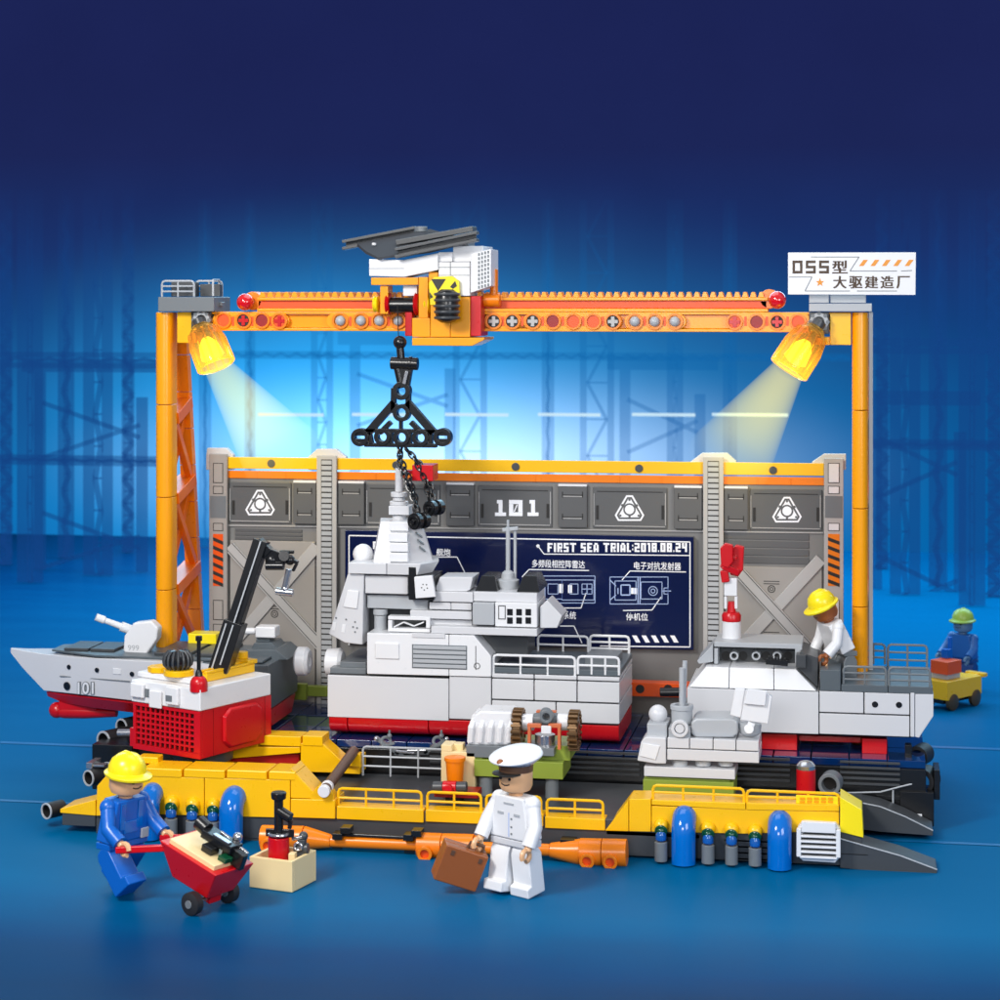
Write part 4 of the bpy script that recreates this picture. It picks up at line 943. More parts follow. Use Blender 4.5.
# rack
b = MB(); b.pb(257, 297.5, 768, 300.5, Yv, Yv+.18).pb(257, 308.5, 768, 311.8, Yv, Yv+.18); b.build('rack_flange', yello, gan)
b = MB(); b.pb(258, 300.6, 767, 308.4, Yv+.04, Yv+.14); b.build('rack_web', oranged, gan)
b = MB(); px = 262
while px < 766:
    b.pp([(px-3.2, 297.4), (px-1.5, 292), (px+1.5, 292), (px+3.2, 297.4)], Yv+.01, Yv+.17); px += 8.05
b.build('rack_teeth', yello, gan, bev=.003)
# end stops and red lamps
for px, py in ((245, 302), (777.5, 300)):
    b = MB(); c = P(px+(8 if px < 500 else -8), py-1, Yv+.06); b.cyl(c-Vector((0,.02,0)), c+Vector((0,.14,0)), U(10)); b.build('end_stop', orange, gan)
    b = MB(); c = P(px, py, Yv-.05); b.sph(c, U(9)); b.cyl(c, c+Vector((0,.12,0)), U(7)); b.build('red_knob', redg, gan, bev=0)
# corner blocks, hubs, platforms
b = MB(); b.pb(177, 312, 195, 343, Yv-.02, Yv+.2).pb(830, 313, 851, 345, Yv-.02, Yv+.2).pb(816, 337, 830, 345, Yv, Yv+.2); b.build('corner_block', yel, gan)
for px, py in ((201, 320), (819, 322)):
    c = P(px, py, Yv-.08); R = U(11)
    MB().pb(px-10, py-10, px+10, py+12, Yv-.03, Yv+.1).build('hub_block', dgrey, gan)
    MB().ring(c, (0,1,0), R*.85, R*.5, .07).build('hub', lgrey, gan, bev=.003)
    b = MB()
    for i in range(8):
        a = i*math.pi/4; d = Vector((math.cos(a), 0, math.sin(a)))*R*.8; b.cyl(c+d-Vector((0,.004,0)), c+d+Vector((0,.06,0)), R*.18, n=10)
    b.cyl(c+Vector((0,.01,0)), c+Vector((0,.05,0)), R*.3, n=6); b.build('hub_teeth', mgrey, gan, bev=0)
b = MB(); b.pb(158, 297, 214, 311.5, Yg-.15, Yg+.35); b.pb(213, 302, 222, 306, Yg, Yg+.1)
b.build('platform', mgrey, gan)
b = MB(); b.prail(162, 281, 194, 296.7, Yg-.12, posts=1, mids=2, r=.01).prail(196, 281, 222, 296.7, Yg+.28, posts=1, mids=2, r=.01); b.tube([P(213, 296, Yg-.12), P(213, 280, Yg-.12), P(219, 280, Yg+.3), P(219, 294, Yg+.3)], .01); b.build('platform_railing', lgrey, gan, bev=0)
b = MB(); b.pb(171, 282, 196, 296.6, Yg+.05, Yg+.15).pb(200, 284, 220, 296.6, Yg+.12, Yg+.2); b.build('platform_grating', dgrey, gan)
b = MB(); b.pb(809, 303.5, 872, 311.5, Yg-.15, Yg+.3).pb(809, 294, 829, 303, Yg-.13, Yg+.1).pb(830, 294, 866, 303, Yg-.1, Yg+.25); b.build('platform', lgrey, gan)
b = MB(); b.box(X(868, Yg)+.004, X(873, Yg), Yg+.05, Yg+.3, .01, Z(868, 312, Yg)); b.build('rear_post', lgrey, gan)
# sign
Yn = Yg-.22
sg = thing('dockyard_sign', 'white rectangular dockyard sign with brown writing on top of right gantry tower', 'sign', P(852, 296, Yn))
b = MB(); b.pp([(788, 294.5), (788, 252.5), (916, 252.3), (915.5, 295)], Yn, Yn+.05); b.build('board', white, sg, bev=.003)
blocktext('oss', inkb, sg, (792.5, 260.5, 829, 273.5), Yn)
for q in (0, .7):
  text('型', inkb, sg, (832+q, 260.5, 847+q, 273.5), Yn-.0003*(q>0), bold=.01)
  for k, ch in enumerate('大驱建造厂'): text(ch, inkb, sg, (833+q+k*15.8, 276, 846+q+k*15.8, 288.5), Yn-.0003*(q>0), bold=.01)
b = MB(); cx, cy = 820, 282.5
b.pp([(cx+(4.6 if i%2 == 0 else 1.9)*math.sin(i*math.pi/5), cy-(4.6 if i%2 == 0 else 1.9)*math.cos(i*math.pi/5)) for i in range(10)], Yn-.002, Yn)
b.build('star', inko, sg, bev=0)
b = MB()
for k in range(5): x = 859+k*11.4; b.pp([(x, 266), (x+4.5, 259.8), (x+9, 259.8), (x+4.5, 266)], Yn-.002, Yn)
b.build('stripe', inko, sg, bev=0)
b = MB()
def gl(*pts):
    for i in range(len(pts)-1): b.bar(P(*pts[i], Yn-.001), P(*pts[i+1], Yn-.001), .007, .002)
gl((811, 257), (859, 257), (850, 271), (897, 271)); gl((901, 271), (912, 270.5)); gl((789, 277), (812, 277), (805, 291), (850, 291)); gl((857, 291), (897, 291))
b.build('outline', mgrey, sg, bev=0)

# ---- spotlights with their beams
def lamp_glass(L_):
    m = bpy.data.materials.new('amber_lamp_glass'); m.use_nodes = True
    nt = m.node_tree; p = nt.nodes['Principled BSDF']
    p.inputs['Base Color'].default_value = (1, .66, .2, 1); p.inputs['Roughness'].default_value = .07; p.inputs['Transmission Weight'].default_value = .92; p.inputs['IOR'].default_value = 1.2
    tc = nt.nodes.new('ShaderNodeTexCoord'); sx = nt.nodes.new('ShaderNodeSeparateXYZ'); nt.links.new(tc.outputs['Object'], sx.inputs[0])
    mr = nt.nodes.new('ShaderNodeMapRange'); mr.interpolation_type = 'SMOOTHSTEP'; mr.inputs['From Min'].default_value = L_*.2; mr.inputs['From Max'].default_value = L_; mr.inputs['To Min'].default_value = .03; mr.inputs['To Max'].default_value = .32
    nt.links.new(sx.outputs['Z'], mr.inputs[0]); nt.links.new(mr.outputs[0], p.inputs['Emission Strength'])
    p.inputs['Emission Color'].default_value = (1, .55, .06, 1); return m
bulb = mat('lit_bulb', (255, 226, 60), .4, emis=3.2, emc=(255, 222, 70))
def beam_mat(L_, k):
    m = bpy.data.materials.new('beam_haze'); m.use_nodes = True; nt = m.node_tree
    for n in list(nt.nodes): nt.nodes.remove(n)
    out = nt.nodes.new('ShaderNodeOutputMaterial'); e = nt.nodes.new('ShaderNodeEmission'); ab = nt.nodes.new('ShaderNodeVolumeAbsorption'); ab.inputs[0].default_value = (1, .93, .35, 1); ad = nt.nodes.new('ShaderNodeAddShader'); nt.links.new(e.outputs[0], ad.inputs[0]); nt.links.new(ab.outputs[0], ad.inputs[1]); nt.links.new(ad.outputs[0], out.inputs['Volume'])
    e.inputs[0].default_value = (1, .86, .42, 1)
    tc = nt.nodes.new('ShaderNodeTexCoord'); sx = nt.nodes.new('ShaderNodeSeparateXYZ'); nt.links.new(tc.outputs['Object'], sx.inputs[0])
    r = nt.nodes.new('ShaderNodeMapRange'); r.inputs['From Min'].default_value = 0; r.inputs['From Max'].default_value = L_; r.inputs['To Min'].default_value = k; r.inputs['To Max'].default_value = k*.08
    nt.links.new(sx.outputs['Z'], r.inputs[0]); nt.links.new(r.outputs[0], e.inputs[1]); r2 = nt.nodes.new('ShaderNodeMath'); r2.operation = 'MULTIPLY'; r2.inputs[1].default_value = 1.6; nt.links.new(r.outputs[0], r2.inputs[0]); nt.links.new(r2.outputs[0], ab.inputs[1]); return m
for (hub, rim, endp, l, w0, w1) in (((200, 324), (216, 365), (283, 458), 'left', 14, 46), ((817, 326), (789, 369), (728, 462), 'right', 16, 46)):
    a = P(*hub, Yv-.12); c = P(*rim, Yv-.2); dd = (c-a).normalized(); Lh = (c-a).length; R = U(20)
    t = thing('spotlight', 'glowing amber spotlight hanging from the '+l+' end of gantry beam', 'spotlight', a, group='amber spotlights on the gantry')
    b = MB(); pr = [(.0, .05), (.01, R*.45), (Lh*.18, R*.78), (Lh*.45, R*.97), (Lh, R), (Lh, R*.93), (Lh*.45, R*.9), (Lh*.2, R*.7), (.03, R*.4)]
    glass = lamp_glass(Lh); rl = Vector((0,0,1)).rotation_difference(dd).to_matrix().to_4x4()
    b.lathe((0,0,0), (0,0,1), pr, 32); sh = b.build('lamp_shade', glass, t, bev=0, smooth=60, local=True); sh.matrix_local = rl
    b = MB()
    for i in range(14):
        q = i*2*math.pi/14; e_ = Vector((math.cos(q), math.sin(q), 0)); zv = Vector((0,0,Lh)); b.tube([zv*.18+e_*R*.8, zv*.5+e_*R*.995, zv*.99+e_*R*1.01], .009, 6)
    b.torus((0,0,Lh), (0,0,1), R*.97, .014); b.build('rib', glass, sh, bev=0, local=True)
    b = MB(); b.lathe(a, dd, [(Lh*.35, R*.2), (Lh*.5, R*.5), (Lh*.8, R*.62), (Lh*.86, R*.3)]); b.build('bulb', bulb, t, bev=0)
    b = MB(); b.cyl(a-dd*.05, a+dd*.01, .06); b.build('socket', dgrey, t)
    # the beam, its own axis along local z
    e_ = P(*endp, 1.25); ax = (e_-c); Lb = ax.length; ax.normalize()
    rot = Vector((0,0,1)).rotation_difference(ax).to_matrix().to_4x4()
    b = MB(); r0, r1 = U(w0), U(w1)
    b.lathe((0,0,0), (0,0,1), [(0, r0), (Lb, r1)], 40)
    o = b.build('light_beam', beam_mat(Lb, 1.45), t, bev=0, local=True, smooth=60)
    o.matrix_local = Matrix.Translation(c-a) @ rot

# ================================================================== TROLLEY
Yt = Yv-.24
tro = thing('crane_trolley', 'white and orange crane trolley with black roof rails riding on the toothed beam', 'crane trolley', P(430, 346, .7))
b = MB(); b.pp([(369, 276), (369, 259), (404, 260), (438, 253), (438, 270), (404, 277)], Yt, Yt+.6); b.build('roof_housing', white, tro)
b = MB(); b.pb(369, 268.3, 404, 268.8, Yt-.001, Yt+.01); b.build('seam', mgrey, tro, bev=0)
b = MB(); b.pb(438.5, 262, 470, 296, Yt+.02, Yt+.55).pb(438.5, 252, 452, 261.6, Yt+.05, Yt+.5).pb(453, 246, 483, 261.6, Yt+.1, Yt+.6); 
b.build('engine_housing', white, tro)
b = MB(); b.pb(438.6, 267, 469.6, 267.6, Yt+.015, Yt+.025).pb(450, 262, 450.6, 275, Yt+.015, Yt+.025).pb(438.6, 275, 469.6, 275.5, Yt+.015, Yt+.025); b.build('seam', mgrey, tro, bev=0)
b = MB(); b.pp([(470.6, 293), (470.6, 254), (491, 249), (491, 286)], Yt-.02, Yt+.35); gr = b.build('grille_block', white, tro)
b = MB()
for i in range(4):
    for j in range(9): x = 478+i*3.1; y = 253+j*4.1-i*.8; b.pb(x, y, x+1.9, y+2.9, Yt-.022, Yt-.02)
b.build('grille_hole', mgrey, gr, bev=0)
b = MB()
for k in range(5): b.pb(455+k*3, 241.5, 456.6+k*3, 246, Yt+.1, Yt+.4)
b.build('comb', mgrey, tro, bev=.002)
b = MB(); b.pb(371, 277.5, 418, 285, Yt+.02, Yt+.4).pb(380, 285.5, 388, 314, Yt+.06, Yt+.25).pb(418.5, 277, 428, 318, Yt+.04, Yt+.4).pb(428.5, 272, 438, 289, Yt+.05, Yt+.4); b.build('bracket', yello, tro)
b = MB(); b.pb(403, 285.5, 417, 296, Yt+.1, Yt+.25); b.build('white_block', white, tro)
b = MB(); b.pb(412, 318, 430, 337, Yt+.03, Yt+.5).pb(430.4, 303, 450, 337, Yt+.03, Yt+.5).pb(450.4, 297, 470, 337, Yt+.03, Yt+.5); b.pp([(412, 345.5), (412, 337.6), (484, 337.6), (484, 340), (472, 346)], Yt, Yt+.5); b.build('body', yello, tro)
b = MB(); b.pb(405, 305, 412, 336, Yt+.1, Yt+.4).pb(470.5, 296, 481, 336, Yt+.05, Yt+.4); b.build('side_plate', red, tro)
b = MB(); c = P(494, 295, Yt+.2); b.cyl(P(494, 298, Yt+.2), P(494, 269, Yt+.2), .036); b.cyl(P(484, 300, Yt+.2), P(500, 300, Yt+.2), .06); b.build('post', orange, tro)
b = MB(); b.pp([(430, 305), (428.5, 283), (434, 277), (452, 276), (459, 281), (460, 300), (455, 306)], Yt-.03, Yt+.02); hz = b.build('hazard_plate', lemon, tro)
b = MB(); b.pp([(431, 279), (446, 279), (438, 291)], Yt-.033, Yt-.03).pp([(450, 287), (455, 281), (457, 286), (453, 289)], Yt-.033, Yt-.03).pp([(429.5, 292), (433, 297), (430, 299)], Yt-.033, Yt-.03); b.build('hazard_mark', inkd, hz, bev=0)
b = MB(); c = P(447, 306, Yt-.14)
def ribbed(mb, c, rx, h, n=14, ax=(0,0,1)): pass
dm = MB(); dm.lathe(c+Vector((0,0,-U(17))), (0,0,1), [(0, U(6)), (U(3), U(10.5)), (U(9), U(12)), (U(25), U(12)), (U(31), U(10.5)), (U(34), U(6))], 24); knob = dm.build('ribbed_knob', black, tro, bev=0)
b = MB()
for k in range(5): zz = c.z-U(12)+k*U(6); b.torus((c.x, c.y, zz), (0,0,1), U(12), .014)
b.build('knob_rib', dgrey, knob, bev=0)
for px, r, th, m_ in ((374, 9, 5, lemon), (386.5, 11.5, 4.5, red), (415, 12, 5, red), (425, 10, 6, lemon)):
    c = P(px, 304, Yt+.12); b = MB(); w_ = U(th); b.lathe(c, (1,0,0), [(0, U(r)*.9), (.01, U(r)), (w_*.6, U(r)*.85), (w_*.9, U(r)), (w_, U(r)*.9)]); b.build('spool_flange', m_, tro, bev=0)
b = MB(); b.cyl(P(390, 305, Yt+.12), P(415, 305, Yt+.12), U(8)); b.build('cable_drum', black, tro)
# tilted roof tray with two rails
rt = MB(); y0 = Yt-.05
rt.add([P(357, 243.5, y0+.7), P(430, 229, y0+.7), P(470, 240, y0+.05), P(430, 250, y0-.0), P(378, 257.5, y0+.0), P(366, 251, y0+.2)] + [P(357, 246, y0+.7), P(430, 232, y0+.7), P(470, 243, y0+.05), P(430, 253, y0), P(378, 259.5, y0), P(366, 254, y0+.2)], [(0,1,2,3,4,5),(11,10,9,8,7,6)]+[(i, (i+1)%6, (i+1)%6+6, i+6) for i in range(6)])
rt.build('roof_plate', matte, tro, bev=0)
for (a, e, Y, hh) in (((343.5, 245), (416, 231), Yt+.7, 9), ((396, 253), (478, 236), Yt-.05, 8)):
    b = MB(); p0, p1 = P(*a, Y), P(*e, Y); b.bar(p0+Vector((0,0,.03)), p1+Vector((0,0,.03)), .028, .12, up=(0,1,0)); b.bar(p0-Vector((0,0,.035)), p1-Vector((0,0,.035)), .028, .12, up=(0,1,0)); b.bar(p0+Vector((.02,.03,0)), p1+Vector((-.02,.03,0)), .034, .04, up=(0,1,0)); b.build('roof_rail', dgrey, tro, bev=.004)
b = MB(); b.bar(P(398, 243, Yt+.3), P(475, 229, Yt+.3), .05, .2, up=(0,1,0)); b.build('roof_strip', dgrey, tro)
b = MB(); c = P(421, 232, Yt+.35); b.cyl(c, c+Vector((0,0,.05)), .06); b.build('roof_stud', mgrey, tro)
b = MB(); c = P(374, 245, Yt+.3); b.cyl(c, c+Vector((0,0,.02)), .02); b.build('beacon', white, tro, bev=0)

# ================================================================== HOOK BLOCK
Yk = .42
hk = thing('lifting_hook', 'black three-armed lifting spreader hanging on chains between trolley and ship tower', 'crane hook', P(400, 343, Yk))
b = MB(); b.cyl(P(397.5, 306, Yk), P(398.5, 336, Yk), .005, n=6); b.build('cable', blackd, hk, bev=0)
b = MB(); b.sph(P(400, 342.5, Yk), U(7)).cyl(P(400, 347, Yk), P(401, 358, Yk), U(4)); b.build('ball_joint', black, hk, bev=0)
b = MB(); b.cyl(P(391, 363, Yk), P(418, 364, Yk), U(6.5)).cyl(P(409, 363.5, Yk), P(412, 363.6, Yk), U(7.4)); b.pp([(395, 368), (412, 368), (409, 386), (400, 386)], Yk-.03, Yk+.04); b.cyl(P(397, 366, Yk), P(402, 388, Yk), U(4)); b.build('swivel', black, hk)
b = MB(); b.bar(P(407, 371, Yk-.05), P(404, 384, Yk-.05), .03, .02); b.build('swivel_bar', silver, hk, bev=.003)
def ringfill(mb, cx, cy, ro, ri): c = P(cx, cy, Yk-.05); mb.ring(c, (0,1,0), U(ro), U(ri), .1, 24)
b = MB()
ringfill(b, 401, 391, 9.5, 4.6); ringfill(b, 401, 413, 9, 4.8); ringfill(b, 382, 437, 8.8, 4.6); ringfill(b, 401, 437.5, 8.8, 4.8); ringfill(b, 420, 438, 8.8, 4.6)
for cx in (359.5, 442):
    c = P(cx, 437.5, Yk-.05); b.ring(c, (0,1,0), U(9.4), U(5.4), .1, 24); q = U(6); w = U(1.6)
    b.box(c.x-q, c.x+q, c.y+.02, c.y+.06, c.z+w, c.z+w+U(4)).box(c.x-q, c.x+q, c.y+.02, c.y+.06, c.z-w-U(4), c.z-w)
def link(a, e, w=3.5): b.bar(P(*a, Yk), P(*e, Yk), U(w), .07)
link((394, 388), (393.5, 413), 5); link((408.5, 388), (408.5, 413), 5); link((395, 402), (368, 433), 8); link((407, 402), (434, 433), 8); link((391, 422), (380, 433), 5); link((411, 422), (422, 433), 5); link((401, 420), (401, 430), 3)
link((365, 430.3), (437, 431.3), 4); link((365, 444.8), (437, 445.6), 4); link((369.5, 432), (372, 444), 4); link((391.5, 432), (391.5, 444), 3); link((410.5, 432), (410.5, 444), 3); link((431, 432), (431, 444), 4)
b.build('spreader', black, hk, bev=.003)
def chain(pts, nm='chain'):
    b = MB(); P_ = [P(x, y, Y) for x, y, Y in pts]; acc = []
    for i in range(len(P_)-1):
        L_ = (P_[i+1]-P_[i]).length; n = max(1, round(L_/.055))
        for k in range(n): acc.append((P_[i].lerp(P_[i+1], (k+.5)/n), (P_[i+1]-P_[i]).normalized()))
    for i, (c, d) in enumerate(acc):
        s = d.cross(Vector((0,1,0))).normalized() if i % 2 else Vector((0,1,0)); 
        pts2 = [c+d*.042*math.cos(q)+s*.022*math.sin(q) for q in [2*math.pi*j/12 for j in range(12)]]
        b.tube(pts2, .0085, 6, closed=True)
    b.build(nm, black, hk, bev=0)
chain([(398, 447, Yk), (402, 462, Yk-.05), (410, 480, Yk-.1), (416, 500, Yk-.16), (418, 514, Yk-.2)])
chain([(402, 447, Yk), (398, 462, Yk-.1), (408, 485, Yk-.15), (414, 500, Yk-.2), (416, 512, Yk-.22)])
chain([(405, 447, Yk), (414, 458, Yk), (425, 480, Yk), (429, 500, Yk)])
chain([(406, 450, Yk+.1), (419, 462, Yk+.05), (430, 484, Yk+.02), (433, 500, Yk)])
for cx, cy, Y, r in ((418, 521, Yk-.28, 8.5), (433, 508, Yk-.08, 8)):
    c = P(cx, cy, Y); ax = Vector((-.45, -1, 0)).normalized(); b = MB()
    b.cyl(c-ax*.1, c-ax*.04, U(r)).cyl(c-ax*.039, c+ax*.009, U(r)*.7).cyl(c+ax*.01, c+ax*.06, U(r)).ring(c+ax*.061, ax, U(r)*.8, U(r)*.5, .012).cyl(c+ax*.061, c+ax*.09, U(r)*.28)
    b.build('pulley', black, hk, bev=.003)
# ================================================================== RED CRANE CAB on the barge
C_, L_, R_ = Vector((X(200,-1.2), -1.2, 0)), Vector((X(133,-.88), -.88, 0)), Vector((X(261,-.335), -.335, 0))
zb = .59; rz = math.atan2(C_.y-L_.y, C_.x-L_.x); W = (C_-L_).length; D = (R_-C_).length
cab = thing('deck_crane', 'red and white deck crane cab with black boom standing on the yellow barge', 'crane', (L_.x, L_.y, zb), rz)
def bl(name, m, b, par=None, **k): return b.build(name, m, par or cab, local=True, **k)
H1, H2 = .40, .59
b = MB(); b.box(0, W, .03, D, .0, H1); body = bl('body', red, b)
b = MB(); b.box(.0, W, -.0, .029, 0, .045).box(0, W, 0, .029, H1-.03, H1).box(0, .03, 0, .029, .046, H1-.031).box(W-.07, W, 0, .029, .046, H1-.031)
nx, nz = 12, 7
for i in range(1, nx): x = .03+(W-.1)*i/nx; b.box(x-.008, x+.008, .004, .024, .046, H1-.031)
for j in range(1, nz): z = .046+(H1-.077)*j/nz; b.box(.031, W-.071, .006, .022, z-.009, z+.009)
bl('grille', red, b, bev=.002)
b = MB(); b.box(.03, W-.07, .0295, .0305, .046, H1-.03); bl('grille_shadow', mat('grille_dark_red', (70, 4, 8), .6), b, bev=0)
b = MB(); y0, y1 = D*.3, D*.85; b.add([(W+.0005, y0, .1), (W+.0005, y0+.08, .03), (W+.0005, y1-.08, .03), (W+.0005, y1, .1), (W+.0005, y1, .32), (W+.0005, y1-.08, .38), (W+.0005, y0+.08, .38), (W+.0005, y0, .32)]+[(W+.03, a, c) for a, c in ((y0+.02, .11), (y0+.09, .05), (y1-.09, .05), (y1-.02, .11), (y1-.02, .31), (y1-.09, .36), (y0+.09, .36), (y0+.02, .31))], [tuple(range(8)), tuple(range(15, 7, -1))]+[(i, (i+1)%8, (i+1)%8+8, i+8) for i in range(8)]); bl('side_hatch', red, b, bev=.01)
b = MB(); b.box(W+.0005, W+.003, .16, .165, 0, H1).box(W+.0005, W+.003, D*.9, D*.9+.005, 0, H1); bl('seam', redd, b, bev=0)
b = MB(); b.box(-.015, W+.012, -.012, D*.98, H1+.002, H2)
b.box(.01, .16, -.05, -.014, H1+.05, H2-.02).box(.22, .36, -.04, -.014, H1-.02, H1+.13).box(.42, .56, -.05, -.014, H1+.03, H2-.01)
b.box(-.05, W*.75, .1, D*.8, H2+.001, H2+.05); bl('white_casing', white, b, bev=.012)
b = MB(); b.box(.16, .205, -.02, -.0125, H1+.06, H1+.13).box(.43, .5, -.056, -.0505, H1+.06, H1+.11); bl('slot', mgrey, b, bev=.002)
b = MB(); b.cyl((.13, .2, H2+.051), (.13, .2, H2+.1), .11, n=8).cyl((.38, .16, H2+.051), (.38, .16, H2+.1), .13, n=20).box(.5, .62, .25, D*.95, H2+.002, H2+.07).box(.5, .54, .25, D*.95, H2+.071, H2+.09).box(.58, .62, .25, D*.95, H2+.071, H2+.09).box(.3, .62, D*.85, D*.99, H2+.072, H2+.11).cyl((.5, D*.92, H2+.111), (.5, D*.92, H2+.17), .05); bl('top_plate', yel, b)
b = MB(); c = Vector((.36, .17, H2+.1)); b.lathe(c, (0,0,1), [(0, .08), (.02, .1), (.06, .118), (.12, .11), (.15, .08), (.165, .03)], 24); dmo = bl('ribbed_dome', black, b, bev=0)
b = MB()
for i in range(16):
    a = i*2*math.pi/16; e = Vector((math.cos(a), math.sin(a), 0)); b.tube([c+e*.085+Vector((0,0,.005)), c+e*.118+Vector((0,0,.04)), c+e*.122+Vector((0,0,.08)), c+e*.112+Vector((0,0,.12)), c+e*.08+Vector((0,0,.155))], .011, 6)
bl('dome_rib', dgrey, b, dmo, bev=0)
b = MB(); b.sph((W-.05, .04, H2+.03), .075).cyl((W-.05, .04, H2-.03), (W-.05, .04, H2+.03), .075); bl('red_cap', red, b, bev=0)
b = MB(); b.cyl((W-.05, .04, H2+.1), (W-.05, .04, H2+.4), .017).cyl((W-.05, .04, H2+.39), (W-.05, .04, H2+.43), .028).lathe((W-.05, .04, H2+.09), (0,0,1), [(0, .035), (.03, .03), (.06, .018)]); bl('lever', black, b, bev=.002)
b = MB(); b.pb(125, 733, 134, 752, -.9, -.6); b.build('side_foot', red, cab, local=False) if False else None
b = MB(); b.box(-.09, -.004, .05, .3, 0, .16); bl('side_foot', red, b)
b = MB(); b.cyl((W*.5, D*.5, -.12), (W*.5, D*.5, -.002), .26); bl('turntable', dgrey, b)
# boom built in world space, then taken into the cab's frame
inv = (Matrix.Translation(cab.location) @ Matrix.Rotation(rz, 4, 'Z')).inverted()
def wl(name, m, b, par=None, **k): b.xf(inv); return b.build(name, m, par or cab, local=True, **k)
Yo = -.62
b = MB(); a_, e_ = P(221, 668, Yo), P(262, 540, Yo+.1); dd = (e_-a_).normalized(); b.bar(a_, e_, .125, .13); wl('boom', black, b)
b = MB(); b.bar(a_-dd*.02+Vector((-.0,-.0,0)), a_+dd*.42, .17, .2); wl('boom_sleeve', black, b)
b = MB(); q = dd.cross(Vector((0,1,0))).normalized(); b.bar(a_+dd*.05-q*.01+Vector((0,-.105,0)), e_-q*.01+Vector((0,-.072,0)), .012, .012); b.bar(a_+dd*.0+q*.05+Vector((0,-.105,0)), a_+dd*.4+q*.05+Vector((0,-.105,0)), .012, .012); wl('boom_edge', lgrey, b, bev=0)
b = MB(); Yc = Yo+.1
b.bar(P(258, 541, Yc), P(270, 553, Yc), .08, .1).bar(P(265, 552, Yc), P(286, 560, Yc), .1, .08).sph(P(272, 560, Yc), .06).cyl(P(266, 566, Yc-.05), P(284, 566, Yc-.05), .035).sph(P(290, 560, Yc), .045).bar(P(286, 556, Yc), P(298, 563, Yc), .03, .05).bar(P(297, 563, Yc), P(293, 571, Yc), .025, .04).bar(P(280, 552, Yc+.03), P(294, 552, Yc+.03), .03, .03).cyl(P(284, 556, Yc-.06), P(284, 556, Yc+.06), .05); wl('grab', black, b)
b = MB(); b.cyl(P(289, 569, Yc), P(285, 588, Yc), .028).cyl(P(276, 591, Yc), P(293, 593, Yc), .032).sph(P(285, 589, Yc), .035); wl('grab_tip', silver, b, bev=.003)

# ================================================================== CARGO ON THE BARGE DECK
Ye = -.9
def zr(px, py, Y): return Z(px, py, Y)
tb = thing('olive_platform', 'olive green platform on grey legs carrying the engine', 'platform', (X(518, Ye), Ye+.2, dz))
b = MB(); b.pb(474, 761, 563, 778, Ye, Ye+.46).pb(512, 745, 570, 760, Ye+.1, Ye+.5); b.build('plate', olive, tb)
b = MB()
for px in (486, 552):
    for dy in (.08, .38): x = X(px, Ye+dy); b.cyl((x, Ye+dy, dz), (x, Ye+dy, Z(px, 778.2, Ye)), .055)
b.build('leg', mgrey, tb)
en = thing('ship_engine', 'engine with white ribbed block and bronze gears on the olive platform', 'engine', P(520, 760, Ye+.2))
b = MB(); b.pb(466, 746, 512.5, 758, Ye+.02, Ye+.4).pb(524, 748, 554, 756, Ye-.02, Ye+.3); b.build('base', mgrey, en)
b = MB()
b.pp([(467, 745.6), (467.5, 727), (473, 716), (480, 711), (512, 712), (512, 745.6)], Ye+.06, Ye+.36); wb = b.build('engine_block', white, en, bev=.02)
b = MB()
for k in range(5):
    px = 471+k*9.6; b.tube([P(px-1, 742, Ye+.045), P(px, 728, Ye+.04), P(px+4, 717, Ye+.1), P(px+9, 711, Ye+.3)], .026, 8)
b.build('engine_rib', white, wb, bev=0)
def gear(px, py, Y, r, wd):
    c = P(px, py, Y); b = MB(); b.ring(c, (1,0,0), r*.86, r*.3, wd, 24); b.ring(c+Vector((-.01,0,0)), (1,0,0), r*.45, r*.2, wd+.02, 20)
    for i in range(20):
        a = 2*math.pi*i/20; d = Vector((0, math.cos(a), math.sin(a))); b.bar(c+d*r*.8+Vector((wd/2,0,0)), c+d*r*1.03+Vector((wd/2,0,0)), .024, wd*1.4, up=(1,0,0))
    return b.build('gear', bronze, en, bev=.004)
gear(515, 728, Ye+.14, .165, .06); gear(571, 730, Ye+.14, .165, .06)
b = MB()
for px in (529, 559): x = X(px, Ye); b.pb(px-1.6, 727, px+1.6, 750, Ye-.02, Ye+.03)
b.pb(527, 724, 541, 728, Ye-.02, Ye+.03).pb(548, 724, 561, 728, Ye-.02, Ye+.03).pb(536, 711, 556, 713.5, Ye+.2, Ye+.26); b.build('copper_pipe', copper, en)
b = MB(); b.cyl(P(523, 722, Ye+.14), P(534, 722, Ye+.14), .07).cyl(P(558, 722, Ye+.14), P(569, 722, Ye+.14), .07); b.pb(541, 726, 551, 734, Ye-.03, Ye+.0); b.build('bearing', white, en)
b = MB(); c = P(545, 746, Ye+.12); b.cyl(c, c+Vector((0,0,.1)), .085); b.build('drum', silver, en)
b = MB(); b.cyl(P(534, 719, Ye+.14), P(558, 719, Ye+.14), .05).sph(P(546, 714, Ye+.14), .055); c = P(546, 717, Ye-.02); b.ring(c, (0,1,0), .055, .03, .08); b.build('rotor', mgrey, en)

